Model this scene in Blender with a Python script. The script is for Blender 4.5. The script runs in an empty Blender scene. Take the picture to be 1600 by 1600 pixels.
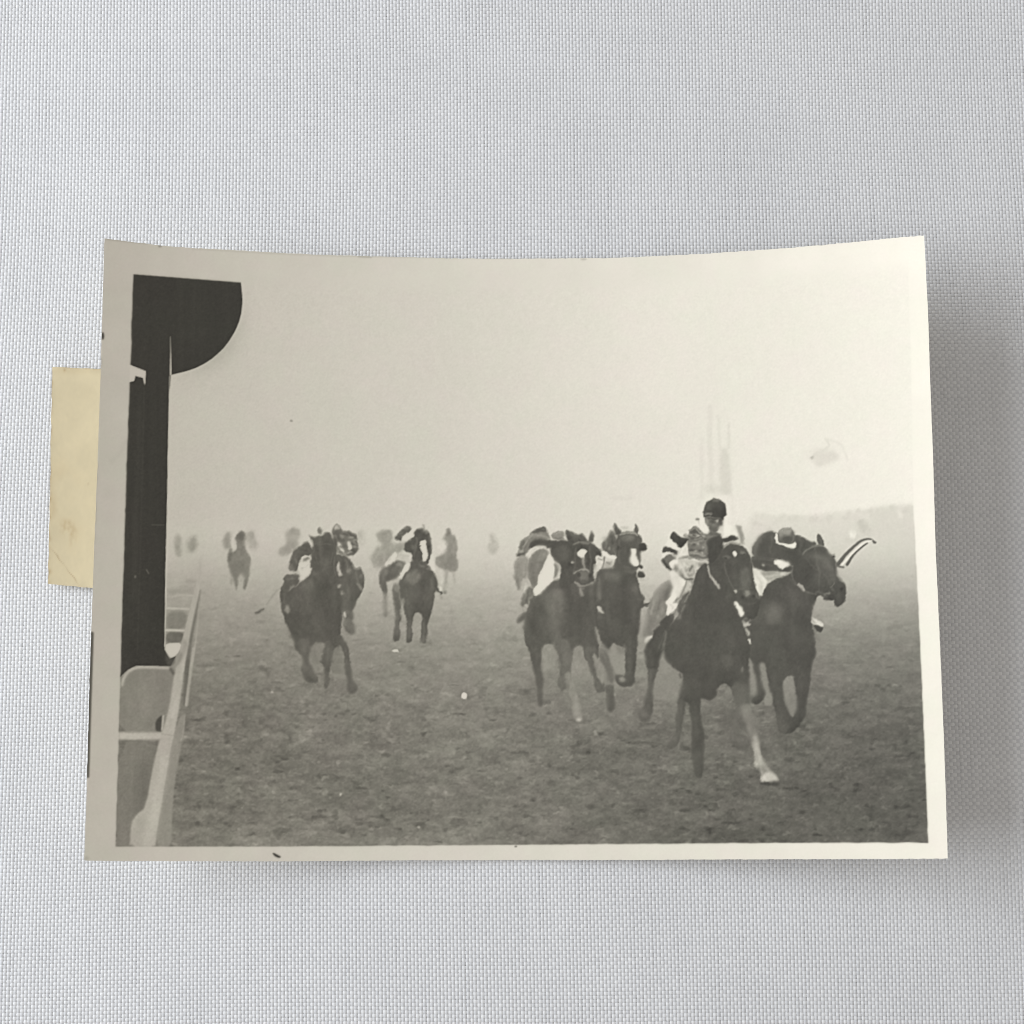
# A curled black-and-white press print of a horse race, lying on white woven cloth with a cream paper slip tucked under it.
import bpy, math
import numpy as np
from mathutils import Matrix, Vector

scene = bpy.context.scene
COL = scene.collection

# ------------------------------------------------------------------ camera
F_PX = 1885.0                       # focal length in pixels of the 1600-pixel square photograph
TILT = math.radians(6.3)
DIST = 0.2616                       # metres from the lens to the cloth along the optical axis
cam_data = bpy.data.cameras.new('camera'); cam = bpy.data.objects.new('camera', cam_data); COL.objects.link(cam)
cam_data.sensor_width = 36.0; cam_data.sensor_fit = 'HORIZONTAL'; cam_data.lens = 36.0 * F_PX / 1600.0
cam_data.clip_start = 0.01; cam_data.clip_end = 50.0
CPOS = np.array([0.0, -DIST * math.sin(TILT), DIST * math.cos(TILT)])
cam.location = CPOS; cam.rotation_euler = (TILT, 0, 0)
scene.camera = cam

# ------------------------------------------------------------------ light: a bright window to the left, soft room light from everywhere
world = bpy.data.worlds.new('World'); scene.world = world; world.use_nodes = True
bg = world.node_tree.nodes['Background']; bg.inputs['Color'].default_value = (1.0, 0.955, 0.885, 1); bg.inputs['Strength'].default_value = 0.455

def area(name, loc, target, size, size_y, power, color):
    d = bpy.data.lights.new(name, 'AREA'); d.shape = 'RECTANGLE'; d.size = size; d.size_y = size_y; d.energy = power; d.color = color
    o = bpy.data.objects.new(name, d); COL.objects.link(o); o.location = loc
    o.rotation_euler = (Vector(target) - Vector(loc)).to_track_quat('-Z', 'Y').to_euler()
    return o
area('window_light', (-1.08, 0.20, 0.44), (0.0, 0.0, 0.0), 1.3, 0.88, 24.6, (0.915, 0.962, 1.0))

scene.view_settings.view_transform = 'Standard'; scene.view_settings.look = 'None'
scene.view_settings.exposure = 0.0; scene.view_settings.gamma = 1.0; scene.view_settings.use_curve_mapping = False
scene.cycles.use_denoising = True
scene.cycles.pixel_filter_type = 'BLACKMAN_HARRIS'; scene.cycles.filter_width = 1.0
scene.cycles.max_bounces = 6; scene.cycles.diffuse_bounces = 4

def ray_to_height(px, py, z):
    """point of the photograph's ray through pixel (px, py) at height z above the cloth"""
    px, py, z = np.broadcast_arrays(np.asarray(px, float), np.asarray(py, float), np.asarray(z, float))
    dx = (px - 800) / F_PX; dy = (800 - py) / F_PX
    c, s = math.cos(TILT), math.sin(TILT)
    D = np.stack([dx, dy * c + s, dy * s - c], -1)
    t = (z - CPOS[2]) / D[..., 2]
    return CPOS + D * t[..., None]

def material(name, rough=.6, spec=.4):
    m = bpy.data.materials.new(name); m.use_nodes = True
    b = m.node_tree.nodes['Principled BSDF']; b.inputs['Roughness'].default_value = rough; b.inputs['Specular IOR Level'].default_value = spec
    return m, m.node_tree, b

def mesh_object(name, verts, faces, mat, parent=None, smooth=True, colors=None):
    verts = np.asarray(verts, np.float32); faces = np.asarray(faces, np.int32)
    me = bpy.data.meshes.new(name); n = faces.shape[1]
    me.vertices.add(len(verts)); me.vertices.foreach_set('co', verts.ravel())
    me.loops.add(faces.size); me.loops.foreach_set('vertex_index', faces.ravel())
    me.polygons.add(len(faces)); me.polygons.foreach_set('loop_start', np.arange(0, faces.size, n, dtype=np.int32))
    me.update(calc_edges=True)
    me.polygons.foreach_set('use_smooth', np.full(len(faces), smooth))
    if colors is not None:
        a = me.color_attributes.new('tone', 'FLOAT_COLOR', 'POINT')
        a.data.foreach_set('color', np.c_[np.asarray(colors, np.float32), np.ones(len(verts), np.float32)].astype(np.float32).ravel())
    me.materials.append(mat)
    o = bpy.data.objects.new(name, me); COL.objects.link(o)
    if parent is not None: o.parent = parent
    return o

# --- PAINT BEGIN: the flat black-and-white picture on the print, drawn as grey values ---
OX, OY, CW, CH = 120, 350, 1380, 1010
RS = np.random.RandomState(7)
YY, XX = np.mgrid[0:CH, 0:CW].astype(np.float32)
XX += OX; YY += OY

def gblur(a, s):
    if s < 0.25: return a
    r = int(max(1, math.ceil(s * 2.6)))
    kx = np.exp(-0.5 * (np.arange(-r, r + 1) / s) ** 2); kx /= kx.sum()
    for ax in (0, 1):
        pad = [(0, 0), (0, 0)]; pad[ax] = (r, r)
        b = np.pad(a, pad, mode='edge'); o = np.zeros_like(a)
        n = a.shape[ax]
        for i, w in enumerate(kx):
            o += w * (b[i:i + n] if ax == 0 else b[:, i:i + n])
        a = o
    return a

def vnoise(sx, sy, seed):
    """smooth value noise over the canvas, cell size sx by sy pixels, range about -1..1"""
    rs = np.random.RandomState(seed)
    gx, gy = int(CW / sx) + 4, int(CH / sy) + 4
    g = rs.rand(gy, gx).astype(np.float32) * 2 - 1
    fx = (np.arange(CW) / sx).astype(np.float32); fy = (np.arange(CH) / sy).astype(np.float32)
    ix = fx.astype(int); iy = fy.astype(int); tx = fx - ix; ty = fy - iy
    tx = tx * tx * (3 - 2 * tx); ty = ty * ty * (3 - 2 * ty)
    a = g[iy][:, ix]; b = g[iy][:, ix + 1]; c = g[iy + 1][:, ix]; d = g[iy + 1][:, ix + 1]
    top = a + (b - a) * tx[None, :]; bot = c + (d - c) * tx[None, :]
    return top + (bot - top) * ty[:, None]

SKX = [200, 280, 420, 560, 700, 850, 1000, 1150, 1300, 1430]
SKY = [183, 188, 195, 201, 208, 217, 226, 232, 237, 241]
GY = [800, 820, 840, 870, 900, 940, 1000, 1060, 1120, 1200, 1260, 1320]
GX = [280, 700, 1050, 1430]
GT = [[191, 190, 188, 181, 169, 155, 136, 123, 115, 112, 115, 121],
      [209, 209, 208, 203, 192, 173, 149, 135, 127, 121, 121, 125],
      [225, 225, 223, 215, 203, 182, 154, 135, 122, 112, 108, 106],
      [222, 220, 215, 206, 192, 167, 136, 116, 104, 95, 90, 89]]
PWX = [130, 200, 300, 450, 600, 800, 950, 1100, 1250, 1450]
PWY = [171, 180, 187, 196, 204, 214, 222, 230, 238, 247]
xs = np.arange(CW) + OX; ys = np.arange(CH) + OY
sky_row = np.interp(xs, SKX, SKY).astype(np.float32)
paper_row = np.interp(xs, PWX, PWY).astype(np.float32)
gcols = np.array([np.interp(ys, GY, t) for t in GT])
ground = np.stack([np.interp(xs, GX, gcols[:, i]) for i in range(CH)]).astype(np.float32)
wob = vnoise(60, 30, 1) * 5 + vnoise(18, 9, 2) * 2
tgr = np.clip((YY + wob - 800) / 34, 0, 1); tgr = tgr * tgr * (3 - 2 * tgr)
G = sky_row[None, :] * (1 - tgr) + ground * tgr
# turf mottling, coarser and stronger towards the near edge
near = np.clip((YY - 850) / 300, 0, 1)
tuft = vnoise(46, 14, 3) * .7 + vnoise(20, 8, 4) * 1.0 + vnoise(9, 5, 5) * .9 + vnoise(4, 3, 15) * .7
tuft_far = vnoise(22, 5, 13) * .8 + vnoise(9, 3, 14) * .6
streak = np.clip(vnoise(21, 9, 6) + vnoise(9, 5, 16) * .7 - .6, 0, 2)
pale = np.clip(vnoise(14, 8, 26) + vnoise(6, 4.5, 36) * .7 - .6, 0, 2)
G += tgr * (near * (tuft * 7.5 + vnoise(90, 40, 8) * 5 - streak * 30 + pale * 20)
            + (1 - near) * tuft_far * 6.0 * np.clip((YY - 900) / 120, 0, 1))
G += vnoise(150, 110, 9) * 1.3 + vnoise(45, 40, 10) * .8
SEG = np.zeros((CH, CW), np.int16)          # which printed figure a pixel belongs to
SEGN = ['ground']
FR = [0, 0, 1.0]; CUR = [0]

def frame(x, y, s): FR[:] = [x, y, s]
def figure(name):
    SEGN.append(name); CUR[0] = len(SEGN) - 1

def tr(f):
    a = np.array(f, float).reshape(-1, 2)
    return a / FR[2] + [FR[0], FR[1]]

def chaikin(a, n=2, closed=True):
    for _ in range(n):
        b = np.roll(a, -1, 0) if closed else a[1:]
        c = a if closed else a[:-1]
        q = np.empty((len(c) * 2, 2)); q[0::2] = c * .78 + b * .22; q[1::2] = c * .22 + b * .78
        a = q if closed else np.vstack([a[:1], q, a[-1:]])
    return a

def put(mask, x0, y0, g, a):
    h, w = mask.shape
    cx0, cy0 = max(0, x0), max(0, y0); cx1, cy1 = min(CW, x0 + w), min(CH, y0 + h)
    if cx1 <= cx0 or cy1 <= cy0: return
    m = mask[cy0 - y0:cy1 - y0, cx0 - x0:cx1 - x0] * a
    t = G[cy0:cy1, cx0:cx1]; t += (g - t) * m
    if CUR[0]: SEG[cy0:cy1, cx0:cx1][m > .38] = CUR[0]

def p(f, g, b=.8, a=1.0, sm=2):
    """filled outline"""
    q = tr(f)
    if sm: q = chaikin(q, sm)
    SS = 3; mar = int(b * 3) + 3
    x0, y0 = int(q[:, 0].min()) - mar, int(q[:, 1].min()) - mar
    w, h = int(q[:, 0].max()) + mar + 1 - x0, int(q[:, 1].max()) + mar + 1 - y0
    tog = np.zeros((h * SS, w * SS + 1), np.int8)
    e0 = (q - [x0, y0]) * SS; e1 = np.roll(e0, -1, 0)
    for (ax, ay), (bx, by) in zip(e0, e1):
        if ay > by: ax, ay, bx, by = bx, by, ax, ay
        r0, r1 = math.ceil(ay - .5), math.ceil(by - .5)
        if r1 <= r0: continue
        r = np.arange(r0, r1); x = ax + (r + .5 - ay) * (bx - ax) / (by - ay)
        tog[r, np.clip(np.ceil(x - .5).astype(int), 0, w * SS)] ^= 1
    m = (np.cumsum(tog, 1) & 1)[:, :w * SS].astype(np.float32).reshape(h, SS, w, SS).mean((1, 3))
    put(gblur(m, b), x0 - OX, y0 - OY, g, a)

def k(f, w, g, b=.6, a=1.0, w1=None):
    """brush stroke, width w tapering to w1 (in frame units)"""
    q = chaikin(tr(f), 2, False); w0 = w / FR[2]; w1 = w0 if w1 is None else w1 / FR[2]
    mar = int(max(w0, w1) + b * 3) + 3
    x0, y0 = int(q[:, 0].min()) - mar, int(q[:, 1].min()) - mar
    W_, H_ = int(q[:, 0].max()) + mar - x0, int(q[:, 1].max()) + mar - y0
    gy, gx = np.mgrid[0:H_, 0:W_]; gx = gx + x0 + .5; gy = gy + y0 + .5
    ln = np.r_[0, np.cumsum(np.hypot(*np.diff(q, axis=0).T))]; L = max(ln[-1], 1e-6)
    m = np.zeros((H_, W_), np.float32)
    for i in range(len(q) - 1):
        d = q[i + 1] - q[i]; dd = max((d * d).sum(), 1e-9)
        t = np.clip(((gx - q[i, 0]) * d[0] + (gy - q[i, 1]) * d[1]) / dd, 0, 1)
        dist = np.hypot(gx - q[i, 0] - t * d[0], gy - q[i, 1] - t * d[1])
        ww = w0 + (w1 - w0) * (ln[i] + t * (ln[i + 1] - ln[i])) / L
        m = np.maximum(m, np.clip(ww / 2 - dist + .5, 0, 1))
    put(gblur(m, b), x0 - OX, y0 - OY, g, a)

def e(cx, cy, rx, ry, g, b=1.0, a=1.0):
    b = min(b, .5 * min(rx, ry) / FR[2] + .4)
    t = np.linspace(0, 2 * math.pi, 20, endpoint=False)
    p(np.c_[cx + rx * np.cos(t), cy + ry * np.sin(t)].ravel(), g, b, a, 0)

# ---- hazy distance: woods on the right, faint masts ----
frame(1050, 620, 4)
figure('printed_woods')
p([480, 745, 540, 735, 580, 720, 620, 738, 760, 742, 900, 738, 1000, 725, 1140, 708, 1260, 695, 1340, 682, 1420, 690, 1450, 680, 1520, 672,
   1530, 900, 480, 900], 219, 3, .8)
p([1240, 720, 1340, 685, 1400, 690, 1515, 675, 1520, 900, 1240, 880], 212, 5, .6)
k([1432, 690, 1428, 745], 30, 232, 2, .8)
rw = np.random.RandomState(33)
for i in range(70):
    x = rw.uniform(500, 1520); y = np.interp(x, [480, 760, 1000, 1340, 1520], [750, 745, 728, 690, 678]) + rw.uniform(-4, 60); e(x, y, rw.uniform(6, 22), rw.uniform(8, 20), rw.uniform(206, 222), 1.8, .5)
CUR[0] = 0
p([440, 880, 800, 850, 1540, 830, 1540, 960, 440, 960], 214, 9, .5)
figure('printed_mast')
k([183, 260, 188, 640], 12, 217, 2, .7); k([235, 60, 245, 580], 28, 220, 2.4, .75); k([290, 110, 300, 330], 16, 219, 2, .7)
p([295, 320, 350, 310, 362, 420, 372, 560, 370, 620, 300, 600], 215, 2.5, .9); k([355, 170, 355, 320], 16, 217, 1.6, .7)
k([225, 575, 345, 585], 44, 213, 3.5, .7); k([372, 610, 378, 740], 12, 222, 2, .7)
figure('printed_distant_horse')
p([1150, 770, 1190, 765, 1230, 790, 1250, 850, 1220, 880, 1180, 860, 1160, 800], 203, 3, .8)
p([1060, 900, 1100, 870, 1160, 850, 1250, 850, 1240, 910, 1100, 930], 208, 4, .7)
e(1130, 858, 20, 28, 238, 2)

# ---- far riders in the haze, left and middle ----
frame(180, 800, 6.4)
figure('printed_distant_horse')
p([600, 250, 625, 215, 655, 250, 665, 320, 672, 420, 640, 450, 600, 430, 590, 330], 142, 2, .9)
figure('printed_distant_horse')
p([720, 290, 760, 250, 800, 230, 825, 290, 825, 370, 770, 410, 720, 390], 148, 2.4, .85)
figure('printed_distant_horse')
p([1095, 215, 1130, 195, 1160, 210, 1165, 280, 1160, 370, 1080, 365, 1080, 290], 146, 2.2, .95)
p([1310, 245, 1360, 190, 1395, 205, 1390, 260, 1425, 320, 1400, 385, 1330, 360], 152, 2.6, .9)
p([1160, 260, 1210, 250, 1190, 340, 1200, 390, 1170, 400], 192, 1.6, .8)
p([1200, 265, 1235, 205, 1270, 183, 1300, 215, 1312, 270, 1300, 350, 1340, 430, 1356, 500, 1340, 600, 1325, 690, 1305, 785, 1275, 775, 1285, 700,
   1262, 610, 1235, 620, 1225, 720, 1205, 800, 1195, 720, 1160, 630, 1130, 540, 1125, 440, 1140, 400, 1180, 405, 1225, 355], 121, 1.3, .95)
e(1265, 250, 40, 45, 104, 2, .8); k([1150, 380, 1140, 470], 30, 110, 1.5, .8); e(1250, 540, 70, 60, 112, 4, .6)
p([1228, 625, 1260, 610, 1290, 650, 1285, 720, 1235, 720], 165, 1.6, .8)
k([1165, 620, 1160, 720], 20, 138, 1.5, .7)
frame(390, 800, 8)
figure('printed_distant_horse')
p([450, 250, 520, 200, 580, 190, 635, 220, 640, 290, 600, 330, 620, 400, 600, 480, 520, 520, 400, 560, 350, 530, 360, 470, 440, 420, 470, 360, 450, 310], 156, 2.2, .85)
e(530, 350, 35, 35, 188, 2.5, .8); p([1370, 210, 1440, 260, 1400, 400, 1340, 330], 184, 3, .6)
p([-60, 230, 40, 230, 70, 330, 100, 420, 60, 500, -60, 480], 180, 3.5, .5)
frame(560, 790, 6.957)
figure('printed_distant_horse')
p([185, 310, 240, 268, 340, 258, 382, 300, 372, 390, 300, 430, 215, 390], 150, 2, .9)
p([125, 580, 160, 500, 220, 440, 320, 390, 430, 410, 480, 500, 330, 610, 300, 670, 190, 690], 152, 2.6, .9)
p([-20, 260, 60, 280, 80, 380, 40, 440, -30, 430], 182, 3, .6)
figure('printed_distant_horse')
p([905, 365, 950, 325, 965, 250, 985, 238, 998, 310, 1065, 335, 1075, 430, 1070, 600, 1085, 650, 1058, 735, 930, 705, 840, 660, 840, 570, 890, 530, 945, 500, 968, 430, 940, 385], 141, 1.5, .95)
p([960, 260, 985, 240, 1000, 300, 960, 340], 122, 1, .9); e(1010, 600, 50, 80, 130, 5, .6)
p([830, 400, 900, 390, 965, 430, 930, 500, 860, 500], 206, 3, .7)
k([955, 720, 945, 840, 940, 940], 36, 163, 1.3, .9); k([1040, 730, 1050, 860], 22, 172, 1.6, .8); e(945, 945, 24, 14, 128, 1, .8); k([905, 980, 905, 1010], 20, 152, 1.5, .8)
figure('printed_distant_horse')
p([1425, 315, 1470, 285, 1495, 380, 1525, 455, 1490, 535, 1410, 510, 1398, 450, 1440, 390], 178, 2.4, .95)

# ---- horse with white blaze, middle ----
figure('printed_horse_and_rider')
p([230, 800, 300, 830, 312, 900, 315, 960, 270, 975, 245, 890], 104, 1.2); k([292, 960, 290, 1190], 38, 128, 1.5, .85, 46)
p([340, 640, 420, 585, 500, 600, 510, 680, 440, 770, 400, 810, 300, 820, 250, 880, 212, 780, 250, 690], 106, 1.4)
e(320, 730, 24, 24, 138, 2, .8); e(455, 635, 38, 26, 140, 2.5, .9)
p([420, 330, 470, 258, 530, 222, 578, 245, 565, 290, 500, 330, 460, 400, 430, 375, 385, 362], 92, 1.1)
p([470, 350, 520, 300, 590, 275, 605, 310, 560, 355, 480, 390], 222, 1.1)
p([430, 420, 520, 390, 560, 430, 480, 480, 420, 480], 150, 2, .8)
p([290, 640, 340, 555, 390, 500, 435, 505, 410, 570, 350, 630, 300, 665], 216, 1.3)
p([430, 505, 500, 500, 575, 515, 585, 590, 500, 575, 430, 560], 202, 1.5)
p([560, 600, 660, 610, 760, 670, 815, 720, 872, 835, 850, 920, 830, 950, 815, 1060, 800, 1150, 755, 1270, 745, 1400, 742, 1500, 672, 1490, 690, 1380, 685, 1280,
   700, 1210, 665, 1165, 620, 1170, 585, 1230, 580, 1330, 590, 1480, 518, 1492, 525, 1380, 520, 1260, 495, 1120, 440, 980, 430, 830, 500, 755, 550, 700], 91, 1.1)
p([660, 1480, 740, 1400, 742, 1510, 680, 1510], 128, 2.5, .6); e(600, 780, 100, 60, 118, 5, .8); e(710, 840, 50, 70, 80, 5, .8); e(540, 950, 60, 80, 102, 6, .6)
k([480, 1020, 475, 1080], 36, 150, 1.6, .8)
p([490, 650, 548, 618, 552, 690, 490, 745, 440, 800, 425, 790, 450, 735], 218, 1.1)
p([372, 880, 430, 850, 445, 960, 460, 1080, 462, 1200, 448, 1300, 455, 1465, 378, 1475, 395, 1300, 405, 1130, 372, 1000], 99, 1.2)
p([380, 850, 430, 840, 445, 950, 390, 940], 126, 1.5, .8)
k([600, 600, 690, 630, 760, 680], 34, 90, 1.5)
p([608, 275, 660, 248, 720, 258, 768, 290, 782, 340, 790, 380, 803, 450, 790, 540, 770, 630, 735, 650, 660, 612, 588, 600, 585, 520, 510, 500, 490, 450, 520, 400, 570, 360, 612, 330], 84, 1)
p([610, 300, 650, 260, 700, 300, 770, 300, 775, 340, 640, 340], 76, 1.2, .8); k([705, 215, 720, 270], 26, 150, 1.2, .8)
p([652, 412, 690, 374, 735, 382, 742, 480, 752, 560, 725, 618, 695, 590, 690, 490], 234, .8)
p([780, 520, 830, 540, 820, 640, 838, 710, 790, 690, 768, 640], 212, 1.3)
p([875, 690, 920, 690, 922, 860, 880, 840], 204, 1.5, .9); k([840, 880, 900, 950], 34, 84, 1); e(898, 908, 16, 30, 208, 1)
p([735, 690, 770, 640, 800, 700], 128, 1.2, .7)
CUR[0] = 0
e(402, 1578, 34, 13, 224, .9)

# ---- left pair: dark horse in front, second one beside it ----
frame(390, 800, 8)
figure('printed_horse_and_rider')
p([1015, 260, 1040, 180, 1085, 143, 1130, 170, 1165, 232, 1240, 240, 1300, 275, 1352, 370, 1364, 440, 1325, 525, 1270, 560, 1200, 545, 1090, 510, 1065, 420, 1055, 330], 108, 1)
e(1092, 190, 36, 34, 178, 1.3); e(1110, 275, 60, 45, 92, 2, .8); k([1240, 250, 1320, 300], 36, 76, 1, .8); e(1310, 370, 36, 45, 140, 2, .9); e(1330, 470, 28, 34, 108, 1.5)
e(1100, 492, 26, 26, 150, 1.5, .9); e(1210, 500, 34, 20, 120, 1.5); p([1290, 240, 1340, 300, 1364, 400, 1335, 380, 1300, 300], 92, 1, .8)
p([1080, 378, 1110, 370, 1190, 475, 1175, 512, 1130, 465], 200, .9); p([1212, 365, 1258, 372, 1288, 440, 1262, 482, 1225, 445], 204, .9)
p([1070, 520, 1200, 540, 1270, 620, 1320, 700, 1385, 685, 1430, 770, 1442, 860, 1415, 990, 1340, 1120, 1290, 1250, 1250, 1300, 1150, 1270, 1100, 900, 1080, 650], 93, 1)
p([1400, 760, 1440, 830, 1420, 900, 1390, 860], 104, 2, .6); e(1240, 735, 30, 40, 132, 2, .9); k([1360, 900, 1400, 960], 36, 138, 1.4, .9); k([1280, 660, 1330, 720, 1385, 690], 14, 165, 1, .6)
p([1055, 745, 1100, 650, 1112, 615, 1135, 690, 1140, 740, 1165, 790, 1110, 800], 182, 1)
p([1150, 1220, 1290, 1220, 1315, 1340, 1180, 1370], 106, 1.4)
p([1170, 1350, 1280, 1310, 1320, 1420, 1335, 1520, 1260, 1525, 1180, 1465], 112, 1.4)
p([1175, 1250, 1200, 1240, 1212, 1310, 1180, 1320], 184, .9); k([1180, 1330, 1200, 1410], 26, 132, 1.4, .8)
figure('printed_horse_and_rider')
p([690, 380, 740, 358, 790, 420, 805, 475, 770, 545, 650, 545, 630, 640, 600, 745, 486, 722, 492, 650, 530, 560, 560, 475, 630, 430], 92, 1)
e(700, 420, 40, 26, 80, 2, .8); k([500, 690, 570, 740], 44, 128, 2, .6); e(505, 690, 26, 40, 128, 2, .5)
p([735, 345, 775, 365, 806, 455, 785, 470, 755, 410], 192, .9)
p([848, 215, 882, 188, 912, 230, 900, 280, 850, 285], 116, 1.2)
p([640, 560, 690, 532, 762, 545, 745, 620, 778, 660, 770, 730, 700, 795, 640, 875, 618, 845, 640, 770, 598, 722, 628, 640], 205, 1)
k([680, 605, 730, 575], 44, 118, 1.5, .9); e(690, 650, 30, 30, 214, 2, .6)
p([412, 825, 480, 782, 620, 775, 620, 870, 570, 930, 540, 1010, 400, 1010, 385, 950, 430, 890], 92, 1)
k([545, 925, 500, 1010], 30, 146, 1.4, .9)
k([1062, 330, 1080, 480, 1072, 560, 1075, 700, 1110, 860], 40, 90, 1.2); k([795, 440, 795, 560, 770, 680], 34, 90, 1.2); k([640, 900, 520, 1000], 40, 90, 1.2)
p([735, 278, 765, 300, 800, 318, 850, 308, 915, 290, 955, 250, 1000, 255, 1020, 305, 1058, 350, 1080, 480, 1055, 620, 1070, 740, 1090, 800, 1130, 900, 1150, 1100,
   1162, 1300, 1140, 1450, 1128, 1600, 1125, 1640, 1105, 1760, 1075, 1860, 1000, 1900, 900, 1900, 780, 1740, 600, 1780, 540, 1560, 455, 1400, 400, 1235, 380, 1080, 390, 960,
   500, 1010, 640, 880, 745, 785, 780, 720, 775, 650, 795, 560, 805, 470, 800, 400, 770, 340], 88, 1)
p([560, 1010, 660, 900, 760, 830, 830, 830, 760, 1000, 700, 1200, 560, 1250, 480, 1150], 102, 5, .7); p([840, 880, 1000, 860, 1060, 1000, 1000, 1200, 860, 1200, 820, 1000], 78, 5, .7); e(960, 380, 60, 90, 82, 5, .7); e(950, 640, 40, 90, 98, 6, .7); e(900, 1000, 90, 90, 78, 9, .7); e(700, 920, 110, 60, 106, 7, .7); e(640, 1150, 90, 120, 98, 8, .6); e(560, 1450, 60, 120, 82, 7, .6)
k([790, 745, 850, 775], 46, 112, 2.5, .8); e(1120, 925, 18, 30, 158, 1.2); e(1156, 1016, 16, 24, 150, 1.2)
e(470, 1215, 28, 48, 144, 1.6); k([455, 930, 410, 1000], 18, 80, 1.5, .6)
k([90, 1258, 185, 1210], 36, 96, 1.2, .9, 20); k([215, 1160, 290, 1040, 385, 945], 12, 132, 1.2, .6)
frame(400, 920, 8)
p([500, 620, 680, 630, 672, 780, 650, 875, 692, 960, 722, 1050, 772, 1110, 772, 1165, 700, 1192, 635, 1160, 588, 1080, 560, 985, 600, 905, 545, 800], 99, 1.2)
p([560, 960, 640, 930, 700, 1000, 640, 1060], 112, 2.5, .6); e(590, 720, 45, 90, 106, 4, .6)
p([858, 640, 965, 640, 948, 850, 942, 965, 915, 1050, 912, 1200, 885, 1255, 845, 1222, 872, 1110, 840, 965, 850, 820], 97, 1.2)
p([960, 600, 1070, 560, 1105, 640, 1150, 700, 1110, 780, 1040, 700, 960, 720], 92, 1.3); k([890, 1060, 890, 1220], 40, 118, 2.5, .55); k([880, 1250, 880, 1330], 50, 118, 3, .6)
p([1055, 690, 1155, 700, 1165, 820, 1175, 930, 1198, 1040, 1192, 1120, 1252, 1200, 1278, 1262, 1200, 1335, 1140, 1285, 1118, 1235, 1148, 1150, 1110, 1050, 1112, 880, 1078, 770], 94, 1.1)
p([965, 760, 1030, 715, 1070, 750, 1100, 880, 1105, 1060, 930, 1060, 950, 850], 131, 1.6, .9)
p([690, 720, 720, 680, 790, 668, 855, 665, 862, 720, 830, 800, 835, 900, 740, 960, 690, 900, 670, 800], 133, 1.6, .9)
CUR[0] = 0
e(206, 1298, 17, 13, 178, 1); k([350, 1210, 352, 1230], 8, 150, 1, .5)
p([560, 1370, 700, 1390, 860, 1400, 1050, 1400, 1060, 1440, 860, 1430, 600, 1420], 106, 5, .55); p([680, 1320, 800, 1330, 800, 1370, 690, 1360], 138, 4, .6)

# ---- second group: horse with dark bridle, and horse with star and lead-rider in grey ----
frame(790, 800, 6.957)
figure('printed_horse_and_rider')          # the one on the right of the pair, blinkered, white blaze
p([1058, 320, 1100, 300, 1130, 230, 1150, 190, 1185, 215, 1215, 300, 1210, 470, 1150, 500, 1050, 440, 1035, 385], 104, 1.2)
e(1080, 290, 28, 28, 172, 2.5, .7); e(1150, 300, 36, 50, 92, 3, .8); e(1090, 370, 40, 36, 92, 2.5, .8)
p([1000, 640, 1080, 610, 1200, 600, 1300, 640, 1400, 615, 1425, 680, 1442, 745, 1450, 830, 1512, 930, 1500, 1000, 1472, 1050, 1470, 1250, 1430, 1350, 1428, 1470,
   1300, 1475, 1200, 1450, 1172, 1415, 1120, 1510, 1050, 1450, 1000, 1310, 975, 1200, 955, 1000, 960, 850, 985, 720], 85, 1)
e(1180, 690, 130, 50, 106, 6, .8); e(1010, 900, 26, 90, 104, 4, .7); e(1390, 800, 30, 90, 100, 5, .6); e(1030, 780, 26, 60, 108, 4, .7); e(1300, 1000, 120, 160, 80, 10, .7)
p([1208, 265, 1255, 225, 1340, 208, 1425, 228, 1472, 255, 1482, 335, 1462, 430, 1475, 500, 1455, 600, 1400, 640, 1290, 650, 1160, 610, 1195, 520, 1205, 460, 1195, 350], 88, 1)
e(1330, 280, 80, 50, 102, 4, .8); e(1270, 430, 60, 80, 84, 5, .7)
p([1176, 118, 1195, 120, 1215, 165, 1265, 218, 1240, 262, 1195, 250, 1180, 190], 82, .9); p([1392, 225, 1400, 165, 1415, 122, 1432, 150, 1445, 190, 1440, 250], 84, .9)
e(1290, 175, 60, 14, 206, 2, .8); k([1240, 248, 1300, 215, 1390, 222, 1430, 250], 14, 140, 1.2, .8)
p([1440, 360, 1490, 338, 1532, 350, 1547, 390, 1528, 425, 1470, 430, 1440, 410], 64, .9)
p([1348, 402, 1385, 390, 1418, 415, 1420, 480, 1452, 545, 1450, 580, 1405, 598, 1355, 560, 1350, 490, 1368, 450], 240, .8)
p([1440, 600, 1468, 565, 1492, 600, 1470, 625], 74, .9); k([1300, 640, 1360, 660, 1430, 620], 16, 132, 1.4, .7)
p([1425, 650, 1480, 645, 1520, 685, 1500, 722, 1440, 715], 76, 1); k([1445, 735, 1500, 735], 16, 178, 1.2, .7)
e(1056, 448, 22, 22, 236, .9); k([1085, 455, 1130, 488, 1195, 498], 32, 236, .8)
p([1080, 530, 1165, 535, 1150, 590, 1070, 622], 166, 1.4); k([1072, 490, 1068, 540, 1045, 625], 16, 96, 1, .9)
k([1480, 1020, 1530, 1010, 1590, 980], 44, 82, 1.1, 1, 20); p([1470, 1060, 1540, 1040, 1530, 1110, 1500, 1330, 1460, 1320], 164, 1.6, .9)
figure('printed_horse_and_rider')          # the one on the left of the pair
p([130, 445, 150, 380, 190, 300, 265, 250, 290, 210, 350, 185, 400, 165, 440, 185, 460, 240, 495, 300, 430, 300, 300, 330, 270, 390, 245, 450, 200, 490, 140, 485], 124, 1.1)
p([285, 218, 340, 190, 400, 162, 440, 180, 446, 218, 360, 225, 300, 240], 88, 1); e(370, 255, 80, 24, 142, 2.5, .9)
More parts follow.
